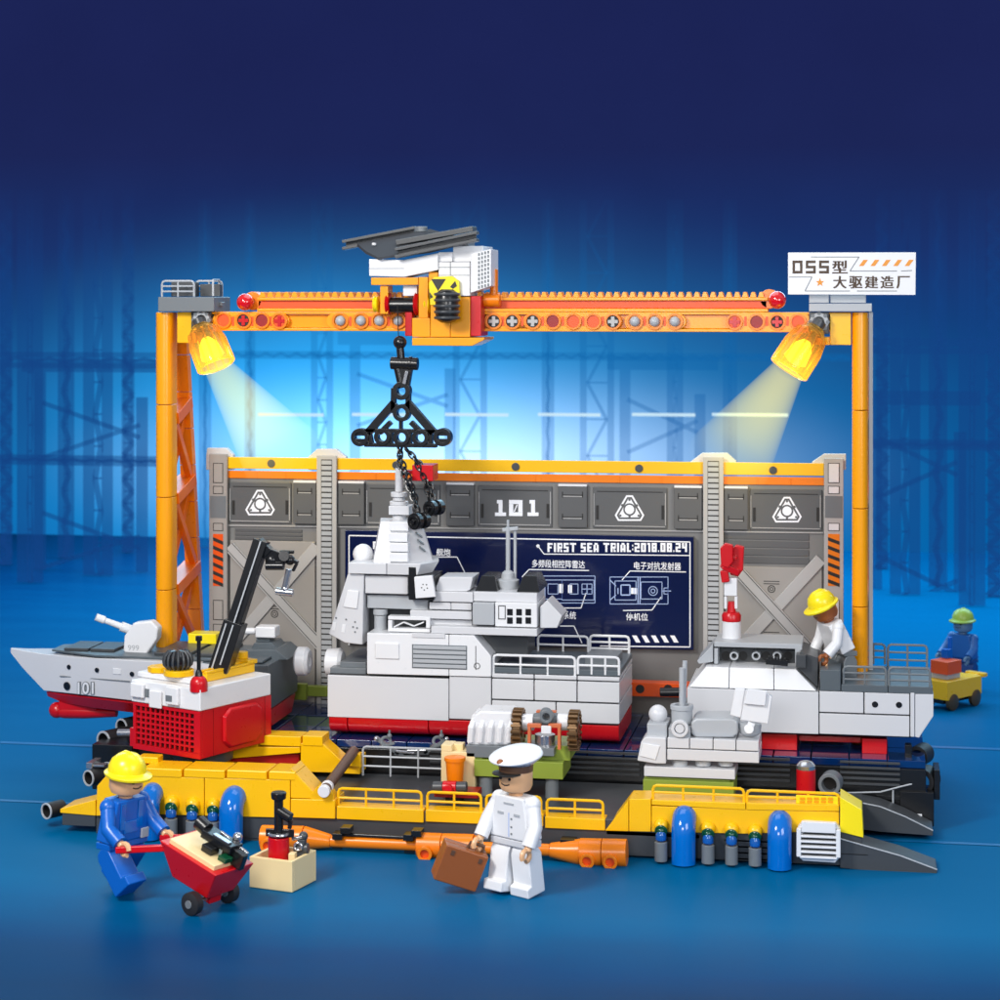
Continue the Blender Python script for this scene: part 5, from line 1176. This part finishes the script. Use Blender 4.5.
md = thing('radar_module', 'pale grey radar superstructure module with tilted white panel on olive block', 'ship module', P(690, 778, Ye+.2))
sb = thing('olive_block', 'olive green support block under the grey radar module', 'support block', (X(690, Ye), Ye+.2, dz))
b = MB(); b.pb(643, 781, 734, 797.5, Ye, Ye+.4); b.pb(646, 778.6, 730, 780.6, Ye+.04, Ye+.36); b.build('block', olive, sb)
b = MB(); b.pb(644, 768, 735, 778, Ye, Ye+.42); b.build('base_plate', hullw, md)
b = MB()
for px in (680, 703, 726):
    for dy in (.1, .3): x = X(px, Ye+dy); b.cyl((x, Ye+dy, Z(px, 768, Ye)), (x, Ye+dy, Z(px, 762, Ye)), U(8, px, Ye))
b.build('stud', lgrey, md)
b = MB(); b.pb(667, 750.6, 759, 761.6, Ye-.0, Ye+.45); bricks(b, 667, 0, 759, 0, Ye, Ye+.45, [(739, 750, [689.5, 713, 736])], .003); b.build('deckhouse', hullw, md)
b = MB(); b.pp([(637, 761), (641, 742), (645, 737), (666, 738), (666, 764), (656, 764)], Ye-.02, Ye+.3); wd = b.build('slanting_panel', hullw, md, bev=.01)
b = MB(); b.pp([(639.5, 756), (643, 743), (660, 746), (655.5, 760)], Ye-.03, Ye-.02); b.build('raised_panel', white, wd, bev=.004)
b = MB(); b.pb(647, 724, 667, 737, Ye+.05, Ye+.35); b.build('radome_base', lgrey, md)
b = MB(); b.sph(P(658, 714, Ye+.2), U(9.5, 658, Ye)); b.build('radome', hullw, md, bev=0)
b = MB(); b.pp([(691, 722), (696, 718.5), (733, 718.5), (738, 722), (738, 734), (733, 738), (696, 738), (691, 734)], Ye+.05, Ye+.4); b.build('roof_slab', lgrey, md, bev=.02)
b = MB(); c = P(680, 728, Ye+.02); b.pb(668.5, 728, 690.5, 738.6, Ye+.04, Ye+.35); x, y = c.x, Ye+.2; b.cyl((x, y, Z(680, 728, Ye)), (x, y, Z(680, 712, Ye)), U(10)); b.ring((x, y, Z(680, 714, Ye)), (0,0,1), U(11), U(7), .04); ms_ = b.build('mast_base', lgrey, md)
b = MB(); b.ring(c+Vector((0,-.04,0)), (0,1,0), U(8.2), U(5), .05).cyl(c+Vector((0,-.03,0)), c+Vector((0,.02,0)), U(4.4)); b.build('mast_socket', hullw, ms_)
b = MB(); b.cyl((x, y, Z(680, 716, Ye)), (x, y, Z(680, 672, Ye)), .023).cyl((x+.01, y+.05, Z(680, 712, Ye)), (x+.02, y+.05, Z(680, 666, Ye)), .02); b.build('mast', lgrey, md, bev=.002)
b = MB(); c = P(750, 728, Ye+.15); b.lathe(c-Vector((0,0,.06)), (0,0,1), [(0, .055), (.02, .085), (.08, .095), (.1, .09)]); b.build('swivel_cup', lgrey, md)
b = MB(); b.pp([(730, 715), (735, 689), (745, 689), (741, 718)], Ye+.05, Ye+.1).pp([(741, 718), (746, 690), (768, 694), (772, 697), (768, 724), (740, 720)], Ye+.02, Ye+.08); b.pp([(744, 704), (748, 689), (767, 691), (765, 706)], Ye-.01, Ye+.02); b.cyl(P(749, 729, Ye), P(749, 729, Ye+.1), .04); b.bar(P(749, 729, Ye+.05), P(752, 722, Ye+.05), .06, .06); b.build('tilted_panel', white, md)

b = thing('orange_barrel', 'orange barrel with flared rim beside tan crate on the barge', 'barrel', (X(455, -1.02), -1.02, dz))
zt0 = Z(455, 757, -1.02)
c = (X(455, -1.02), -1.02, Z(455, 784, -1.02)); MB().lathe(c, (0,0,1), [(0, .06), (.02, .066), (zt0-c[2]-.03, .078), (zt0-c[2]-.028, .088), (zt0-c[2], .088), (zt0-c[2]+.005, .07)]).build('shell', orange, b, bev=0)
MB().box(c[0]-.07, c[0]+.07, -1.08, -.95, dz, c[2]-.002).build('foot', black, b)
b = thing('tan_crate', 'tan upright crate behind the orange barrel', 'crate', (X(458, -.85), -.85, dz))
q = MB().pb(441, 752, 475, 790, -.88, -.7).pb(441, 745, 452, 751.6, -.88, -.7).pb(452.5, 744, 463, 751.6, -.8, -.7).build('box', tan, b)
MB().pb(465, 753, 482, 770, -.86, -.75).build('olive_strip', olive, q)
b = thing('fuel_canister', 'dark roller with red middle lying before the orange barrel', 'canister', P(450, 792, -1.2))
c0, c1 = P(433, 787, -1.2), P(467, 787, -1.2); MB().cyl(c0, c0.lerp(c1, .3), .045).cyl(c0.lerp(c1, .7), c1, .045).build('dark_end', dgrey, b)
MB().cyl(c0.lerp(c1, .3), c0.lerp(c1, .7), .05).cyl(c0.lerp(c1, .5)-Vector((0,.09,0)), c0.lerp(c1, .5), .035).build('red_middle', red, b); MB().pb(434, 791, 478, 798, -1.18, -1.0).build('saddle', redd, b)
b = thing('gas_cylinder', 'red gas cylinder with silver dome top near right end of barge', 'gas cylinder', (X(806, -.6), -.6, dz))
x = X(806, -.6); MB().cyl((x, -.6, dz), (x, -.6, Z(806, 769, -.6)), U(9), n=24).build('tank', red, b)
MB().lathe((x, -.6, Z(806, 768.8, -.6)), (0,0,1), [(0, U(9)), (.03, U(9)), (.06, U(6)), (.07, U(2))]).build('dome', silver, b, bev=0)
b = MB(); c = P(829, 785, -.62); b.ring(c, (.15,1,0), U(10.5), U(7), .16); o = b.build('hose_ring', mgrey, bev=.006); o['label'] = 'grey open pipe ring lying right of the red gas cylinder'; o['category'] = 'pipe ring'
MB().cyl(c+Vector((0,.1,0)), c+Vector((0,.12,0)), U(7)).build('core', blackd, o, bev=0)

# ---- beacon on the stern
Yq = .5
b = thing('signal_beacon', 'red and white beacon bottle with red horn on top of stern roof', 'beacon', P(731, 643, Yq))
x = X(731.5, Yq); z = lambda py: Z(731, py, Yq)
MB().lathe((x, Yq, z(642.5)), (0,0,1), [(0, U(8.5)), (.01, U(9.5)), (z(621)-z(642.5), U(9.5))]).build('white_base', white, b, bev=.003)
MB().lathe((x, Yq, z(620.7)), (0,0,1), [(0, U(9.5)), (.05, U(9.8)), (.075, U(8)), (.08, U(4.5)), (.17, U(3.5))]).build('red_collar', red, b, bev=0)
MB().pb(724, 578, 737, 596, Yq-.04, Yq+.04).pb(724, 596.4, 727, 609, Yq-.03, Yq+.03).pb(734.5, 596.4, 737.5, 609, Yq-.03, Yq+.03).build('white_yoke', white, b)
h = MB(); h.pp([(721, 566), (720, 548), (725, 543), (733, 545), (733, 562), (728, 568)], Yq-.1, Yq-.05).pp([(730, 575), (729, 552), (736, 545), (744, 547), (743, 570), (738, 577)], Yq-.02, Yq+.06).bar(P(722, 565, Yq-.05), P(738, 572, Yq), .06, .1).bar(P(724, 570, Yq-.04), P(726, 582, Yq-.04), .07, .07).pb(723, 556, 737, 560, Yq-.06, Yq+.02); h.build('horn', red, b, bev=.01)

# ================================================================== TOY PEOPLE
def figure(label, loc, rz, S_=1.0, top=bluet, legs=bluet, hat='helmet', hatm=lemon, face=skin, bend=0, stride=0, arms=((-.5, .3), (-.5, .3)), shoe=None):
    """toy worker: looks along local -y; local z up; feet at 0"""
    t = thing('person', label, 'person', loc, rz); t.scale = (S_,)*3
    M = Matrix.Translation((0,0,.36)) @ Matrix.Rotation(bend, 4, 'X') @ Matrix.Translation((0,0,-.36))
    # legs
    low = 0
    for s in (-1, 1):
        a = stride*s; lm = Matrix.Translation((0,0,.31)) @ Matrix.Rotation(a, 4, 'X') @ Matrix.Translation((0,0,-.31))
        b = MB(); x0, x1 = (.008, .19) if s > 0 else (-.19, -.008)
        pts = [(-.12, .0), (.075, .0), (.075, .3), (.05, .345), (0, .36), (-.05, .345), (-.075, .3), (-.075, .085), (-.12, .075)]
        k = len(b.v); n = len(pts)
        b.add([(x0, p[0], p[1]) for p in pts]+[(x1, p[0], p[1]) for p in pts], [tuple(range(n)), tuple(range(2*n-1, n-1, -1))]+[(i, n+i, n+(i+1)%n, (i+1)%n) for i in range(n)]); b.xf(lm); low = min([low]+[v.z for v in b.v])
        b.build('trouser_leg', legs, t, local=True, bev=.012)
    b = MB(); b.box(-.19, .19, -.075, .075, .35, .40); b.build('belt', shoe or legs, t, local=True, bev=.008)
    # torso
    b = MB(); b.add([(-.195,-.08,.402),(.195,-.08,.402),(.195,.08,.402),(-.195,.08,.402),(-.14,-.08,.72),(.14,-.08,.72),(.14,.08,.72),(-.14,.08,.72)], [(3,2,1,0),(4,5,6,7),(0,1,5,4),(1,2,6,5),(2,3,7,6),(3,0,4,7)]); b.xf(M)
    b.build('jacket', top, t, local=True, bev=.015)
    # body: neck, head, forearms and hands in one skin
    sk = MB(); sk.cyl((0,0,.5), (0,0,.76), .055); sk.lathe((0,0,.745), (0,0,1), [(0, .075), (.015, .108), (.05, .125), (.15, .125), (.185, .108), (.2, .07)], 28)
    sk.xf(M)
    hands = []
    for s, (up, out) in zip((-1, 1), arms):
        sh = Vector((s*.165, 0, .67)); el = sh+Vector((s*.05*1, math.sin(up)*-.16, -math.cos(up)*.16)); fo = up+out; wr = el+Vector((0, -math.sin(fo)*.15, -math.cos(fo)*.15))
        sh, el, wr = M@sh, M@el, M@wr
        b = MB(); b.sph(sh, .062).tube([sh, sh.lerp(el, .5), el, el.lerp(wr, .5), wr], .056, 14); b.build('sleeve', top, t, local=True, bev=0)
        d = (wr-el).normalized(); sk.cyl(sh, el, .03).cyl(el, wr+d*.03, .03)
        c = wr+d*.065; u = Vector((1,0,0)); w = d.cross(u).normalized()
        sk.tube([c+(d*math.cos(q)+w*math.sin(q))*.042 for q in [math.radians(-150+300*i/10+180) for i in range(11)]], .02, 8)
        hands.append(c)
    bo = sk.build('body', face, t, local=True, bev=0)
    b = MB()
    for x in (-.045, .045): q = Vector((x, -.121, .86)); b.cyl(q, q+Vector((0,-.006,0)), .012, n=12)
    b.tube([Vector((x, -.124+abs(x)*.12, .81+ x*x*6)) for x in (-.04,-.02,0,.02,.04)], .005, 6); b.tube([Vector((-.065,-.112,.885)), Vector((-.045,-.122,.892)), Vector((-.028,-.124,.887))], .005, 6).tube([Vector((.065,-.112,.885)), Vector((.045,-.122,.892)), Vector((.028,-.124,.887))], .005, 6)
    b.xf(M); b.build('face_print', inkd, bo, local=True, bev=0)
    b = MB()
    if hat == 'helmet':
        b.lathe((0,0,.885), (0,0,1), [(0, .165), (.02, .17), (.03, .142), (.07, .14), (.12, .118), (.155, .075), (.17, .02)], 28)
        for i in range(len(b.v)):
            v = b.v[i]
            if v.z < .91 and v.y < 0: b.v[i] = Vector((v.x, v.y*1.25, v.z-.008))
        b.tube([(0,-.115,.97),(0,-.08,1.02),(0,-.03,1.048),(0,.03,1.048),(0,.08,1.02),(0,.115,.97)], .018); b.xf(M); b.build('hard_hat', hatm, t, local=True, bev=.004, smooth=50)
    else:
        b.lathe((0,0,.90), (0,0,1), [(0, .128), (.05, .13)], 28); b.xf(M); band = b.build('cap_band', brownd, t, local=True, bev=0)
        b = MB(); n = 28
        def cr(r, z0, tilt): return [Vector((r*math.cos(2*math.pi*i/n), r*math.sin(2*math.pi*i/n), z0-tilt*math.sin(2*math.pi*i/n)*r)) for i in range(n)]
        b.loft([cr(.13, .951, .0), cr(.2, 1.0, -.16), cr(.205, 1.012, -.16), cr(.19, 1.03, -.2), cr(.14, 1.045, -.25)]); b.xf(M); b.build('cap_crown', hatm, t, local=True, bev=.004, smooth=50)
        b = MB(); b.flat([(.12*math.cos(q), -.08+.0+.13*math.sin(q)) for q in [math.radians(180+180*i/10) for i in range(11)]], .892, .902); b.xf(M); b.build('cap_visor', inkd, t, local=True, bev=.003)
        b = MB(); q = Vector((0,-.175,.985)); b.sph(q, .028); b.xf(M); b.build('cap_badge', brown, t, local=True, bev=0)
    t.location.z -= low*S_
    return t, hands, M
def details(t, M, items):
    for nm, m_, bx in items:
        b = MB(); b.box(*bx); b.xf(M); b.build(nm, m_, t, local=True, bev=.002)
def ground(px, py): Y = YF(px, py); return Vector((X(px, Y), Y, 0))
# worker with wheelbarrow
g = ground(122, 893)
w1, h1, M1 = figure('toy worker in yellow helmet and blue overalls pushing the red wheelbarrow', (g.x, g.y, 0), math.radians(62), 1.0, bluet, bluet, stride=.68, arms=((.5, .6), (.5, .6)), shoe=bluet, bend=.1)
details(w1, M1, [('brace', blue, (-.11, -.06, -.088, -.081, .5, .7)), ('brace', blue, (.06, .11, -.088, -.081, .5, .7)), ('pocket', blue, (-.07, .07, -.09, -.081, .47, .56)), ('tool_pouch', lgrey, (.1, .17, -.1, -.082, .41, .48))])
# captain
g = ground(516, 893)
w2, h2, M2 = figure('toy captain in white uniform and peaked cap standing before the barge', (g.x, g.y, 0), math.radians(-32), 1.0, white, white, hat='cap', hatm=white, stride=.14, arms=((.45, .15), (.2, .3)), shoe=hullw)
details(w2, M2, [('lapel', inkl, (-.004, .004, -.083, -.081, .42, .6)), ('pocket', lgrey, (.05, .11, -.085, -.081, .58, .6)), ('pocket', lgrey, (-.11, -.05, -.085, -.081, .58, .6)), ('button', mgrey, (.02, .034, -.086, -.081, .55, .564)), ('button', mgrey, (.02, .034, -.086, -.081, .49, .504)), ('button', mgrey, (.02, .034, -.086, -.081, .44, .454)), ('collar', lgrey, (-.05, .05, -.086, -.081, .66, .675))])
# suitcase
wm = Matrix.Translation(w2.location) @ Matrix.Rotation(w2.rotation_euler.z, 4, 'Z')
hd = wm @ h2[0]
sc_ = thing('suitcase', "brown suitcase held in the captain's hand", 'suitcase', hd, 0)
sc_.rotation_euler = (math.radians(8), math.radians(20), math.radians(22))
b = MB(); b.box(-.24, .1, -.08, -.003, -.33, -.045).box(-.24, .1, .003, .08, -.33, -.045); b.build('case', brown, sc_, local=True, bev=.012)
b = MB(); b.tube([(-.06, 0, -.05), (-.055, 0, 0), (.055, 0, 0), (.06, 0, -.05)], .014); b.build('handle', brownd, sc_, local=True, bev=0)
b = MB(); b.box(-.19, -.16, -.085, -.081, -.11, -.07).box(.03, .06, -.085, -.081, -.11, -.07); b.build('clasp', brownd, sc_, local=True, bev=.002)
# welder on the stern deck
Yw = .5
sz = Z(830, 688, Yw)
w3, h3, M3 = figure('toy welder in yellow helmet and white jacket bending over on stern deck', (X(842, Yw), Yw, Z(842, 688, Yw)), math.radians(-62), .86, white, mgrey, hatm=lemon, face=brown, bend=.42, arms=((.5, .4), (.7, .5)), shoe=mgrey)
tor = thing('welding_torch', "small welding torch with glowing spark in the welder's hands", 'welding torch', P(826, 660, Yw-.2))
b = MB(); b.cyl(P(834, 648, Yw-.2), P(827, 660, Yw-.2), .016); b.build('nozzle', silver, tor, bev=.002)
MB().sph(P(826, 663, Yw-.2), .012, n=10).build('spark', glow, tor, bev=0)
# worker with the far cart
g = ground(963, 688)
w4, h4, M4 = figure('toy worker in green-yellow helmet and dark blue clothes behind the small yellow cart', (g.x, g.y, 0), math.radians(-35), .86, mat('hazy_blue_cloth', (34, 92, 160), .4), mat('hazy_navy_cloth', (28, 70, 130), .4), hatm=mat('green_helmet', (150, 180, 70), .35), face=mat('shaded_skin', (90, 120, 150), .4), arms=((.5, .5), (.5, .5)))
# ================================================================== CARTS AND BOXES
g = ground(948, 707)
ct = thing('yellow_cart', 'small yellow flat cart with grey wheels at far right', 'cart', (g.x, g.y, 0), math.radians(52))
b = MB(); b.box(-.25, .38, -.17, .17, .12, .32).box(.38, .52, -.06, .06, .26, .31).box(.48, .56, -.12, .12, .28, .32); b.build('tray', yel, ct, local=True)
b = MB(); b.box(-.22, .35, -.1, .1, .07, .118); b.build('chassis', black, ct, local=True)
for x in (-.13, .28):
    for y in (-.15, .15):
        MB().lathe((x, y-.03, .09), (0,1,0), [(0, .06), (.01, .09), (.05, .09), (.06, .06)]).build('wheel', bronze, ct, local=True, bev=0)
cb = thing('cargo_box', 'orange brick-shaped cargo box on the yellow cart', 'box', (g.x-.02, g.y-.02, .322), math.radians(52))
MB().box(-.15, .1, -.13, .1, .06, .2).build('box', oranged, cb, local=True); MB().box(-.12, .12, -.1, .12, .0, .058).build('pallet', lgrey, cb, local=True)
MB().box(.02, .1, -.0, .08, .202, .3).cyl((.14, .05, .0), (.14, .05, .42), .025).build('canister', bluet, cb, local=True)
# wheelbarrow
ga, gb = ground(193, 915), ground(228, 903); ax = (gb-ga); mid_ = (ga+gb)/2
wr = math.atan2(ax.y, ax.x)-math.pi/2      # local y along the axle, local x forward
wb_ = thing('wheelbarrow', 'red wheelbarrow with black wheels holding a tan tray of tools', 'wheelbarrow', (mid_.x, mid_.y, .085), wr)
Lt = Matrix.Translation((0,0,0)) @ Matrix.Rotation(math.radians(17), 4, 'Y')
def wbx(nm, m_, b, **k): b.xf(Lt); return b.build(nm, m_, wb_, local=True, **k)
hy = .19
def frs(b, x0, x1, y0, z0, X0, X1, Y0_, z1): return b.add([(x0,-y0,z0),(x1,-y0,z0),(x1,y0,z0),(x0,y0,z0),(X0,-Y0_,z1),(X1,-Y0_,z1),(X1,Y0_,z1),(X0,Y0_,z1)], [(3,2,1,0),(4,5,6,7),(0,1,5,4),(1,2,6,5),(2,3,7,6),(3,0,4,7)])
b = MB(); frs(b, -.28, .08, .14, .06, -.42, .16, hy+.015, .3)
wi = (Matrix.Translation(wb_.location) @ Matrix.Rotation(wr, 4, 'Z') @ Lt).inverted(); wm = Matrix.Translation(w1.location) @ Matrix.Rotation(w1.rotation_euler.z, 4, 'Z')
for s, hnd in zip((-1, 1), h1):
    q = wi @ (wm @ hnd); q0 = Vector((-.38, s*(hy-.02), .25)); b.bar(q0, q+(q-q0).normalized()*.07, .05, .045)
b.box(-.02, .05, -.06, .06, -.02, .06); wbx('tray', red, b, bev=.01)
b = MB(); b.box(-.36, .1, -.165, .165, .29, .335); wbx('inner_tray', tan, b)
b = MB(); b.box(-.02, .02, -.07, .07, .0, .0); 
for s in (-1, 1):
    MB().lathe((0, s*hy-.04, 0), (0,1,0), [(0, .05), (.01, .082), (.07, .082), (.08, .05)], 26).build('wheel', rub, wb_, local=True, bev=0)
    MB().cyl((0, s*(hy)-.047, 0), (0, s*hy+.047, 0), .03).build('hub', mgrey, wb_, local=True, bev=.002)
MB().cyl((0, -hy, 0), (0, hy, 0), .018).build('axle', silver, wb_, local=True, bev=0)
tl = thing('power_tool', 'black and silver power tool lying in the red wheelbarrow', 'tool', (mid_.x, mid_.y, .085), wr)
def tb_(nm, m_, b, **k): b.xf(Lt @ Matrix.Translation((0,0,.05))); return b.build(nm, m_, tl, local=True, **k)
b = MB(); b.cyl((-.3, .04, .4), (-.2, .04, .38), .055).box(-.2, .1, -.03, .1, .34, .4).box(-.12, -.02, -.09, 0, .287, .34).bar((.0, .03, .33), (.2, .03, .31), .12, .05); tb_('casing', black, b)
b = MB(); b.box(-.1, .06, -.02, .02, .401, .412).bar((-.1, .07, .405), (.18, .08, .36), .02, .02).sph((.02, .12, .41), .035); tb_('trim', silver, b, bev=.003)
b = MB(); b.box(.04, .12, -.08, .0, .287, .325); tb_('screen', green, b)
# tan box with red canister
g = ground(283, 884)
bx = thing('tan_box', 'open tan box standing on the blue floor before the barge', 'box', (g.x, g.y, 0), math.radians(-14))
b = MB(); w = .185; hh = .235
b.box(-w, w, -w, -w+.03, .002, hh).box(-w, w, w-.03, w, .002, hh).box(-w, -w+.03, -w+.031, w-.031, .002, hh).box(w-.03, w, -w+.031, w-.031, .002, hh).box(-w+.031, w-.031, -w+.031, w-.031, .004, .14); b.build('shell', tan, bx, local=True)
def inbox(nm, lab, cat, dx, dy, z=.142): 
    v = Matrix.Rotation(math.radians(-14), 3, 'Z') @ Vector((dx, dy, 0)); return thing(nm, lab, cat, (g.x+v.x, g.y+v.y, z))
rc = inbox('blow_torch', 'red canister blow torch with black valve standing in tan box', 'blow torch', -.02, -.03)
b = MB(); b.cyl((0,0,0), (0,0,.22), .08, n=26); b.build('canister', red, rc, local=True)
b = MB(); b.lathe((0,0,.222), (0,0,1), [(0, .07), (.02, .07), (.03, .035), (.28, .035), (.285, .055), (.33, .06), (.34, .05)]).cyl((0,0,.42), (.1,-.02,.37), .04).bar((.1,-.02,.36), (.09,-.02,.29), .03, .03).bar((-.1,0,.25), (.12,0,.25), .06, .025); b.build('valve', black, rc, local=True)
b = MB(); b.torus((0,0,.245), (0,0,1), .075, .012); b.build('valve_ring', silver, rc, local=True, bev=0)
wc = inbox('wrench_tool', 'small dark mechanical tool standing in tan box beside the red canister', 'tool', .11, .06)
b = MB(); b.bar((.0,0,0), (.02,0,.2), .06, .07).cyl((-.04,0,.12), (.07,0,.13), .04).sph((.03,0,.22), .035); b.build('body', dgrey, wc, local=True); b = MB(); b.torus((0,-.045,.15), (0,1,0), .028, .009).cyl((-.05,-.03,.2), (.03,-.03,.22), .014); b.build('ring', silver, wc, local=True, bev=0)
b = MB(); b.box(-.05, .0, -.14, -.07, 0, .12); b.build('tan_block', tan, wc, local=True)

# ================================================================== LIGHT, CAMERA
w = bpy.data.worlds.new('World'); S.world = w; w.use_nodes = True
w.node_tree.nodes['Background'].inputs[0].default_value = (.72, .8, 1, 1); w.node_tree.nodes['Background'].inputs[1].default_value = .36
def area(name, loc, tgt, size, energy, col=(1,1,1), sy=None):
    l = bpy.data.lights.new(name, 'AREA'); l.energy = energy; l.size = size; l.color = col
    if sy: l.shape = 'RECTANGLE'; l.size_y = sy
    o = bpy.data.objects.new(name, l); COL.objects.link(o); o.location = loc
    o.rotation_euler = (Vector(tgt)-Vector(loc)).to_track_quat('-Z', 'Y').to_euler(); return o
area('key_light', (-4.5, -9.5, 8.5), (0, .3, 1.4), 2.6, 1120, (1, .97, .93))
area('fill_light', (7.5, -9, 5), (0, .3, 1.5), 4, 420, (.93, .96, 1))
area('front_light', (.5, -15.5, 5.5), (0, 0, 1.2), 4, 480, (1, .98, .96), 2)
area('top_light', (0, 1.5, 9), (0, .2, 0), 6, 230, (.9, .95, 1))
area('far_floor_fill', (0, 14, 10), (0, 14, 0), 34, 6200, (.45, .78, 1), 9)  # added out of view to brighten the far floor
for nm, px, py, ex, ey in (('spot_left', 221, 372, 330, 520), ('spot_right', 786, 376, 700, 530)):
    l = bpy.data.lights.new(nm, 'SPOT'); l.energy = 45; l.color = (1, .78, .4); l.spot_size = math.radians(50); l.spot_blend = .8; l.shadow_soft_size = .08
    o = bpy.data.objects.new(nm, l); COL.objects.link(o); a = P(px, py, .45); o.location = a; o.rotation_euler = (P(ex, ey, 1.4)-a).to_track_quat('-Z', 'Y').to_euler()
cam = bpy.data.cameras.new('camera'); co = bpy.data.objects.new('camera', cam); COL.objects.link(co)
cam.sensor_width = 36; cam.lens = 36*F/1000; cam.shift_y = -(500-HZ)/1000*1.0; cam.clip_end = 200; cam.clip_start = .1; cam.dof.use_dof = True; cam.dof.focus_distance = 17.3; cam.dof.aperture_fstop = 1.7
co.location = CC; co.rotation_euler = (math.radians(90), 0, TH); S.camera = co
S.view_settings.view_transform = 'Standard'; S.view_settings.look = 'None'; S.view_settings.exposure = 0
S.render.engine = 'CYCLES'; S.cycles.max_bounces = 8; S.cycles.transparent_max_bounces = 16; S.cycles.volume_bounces = 0

split_loose()
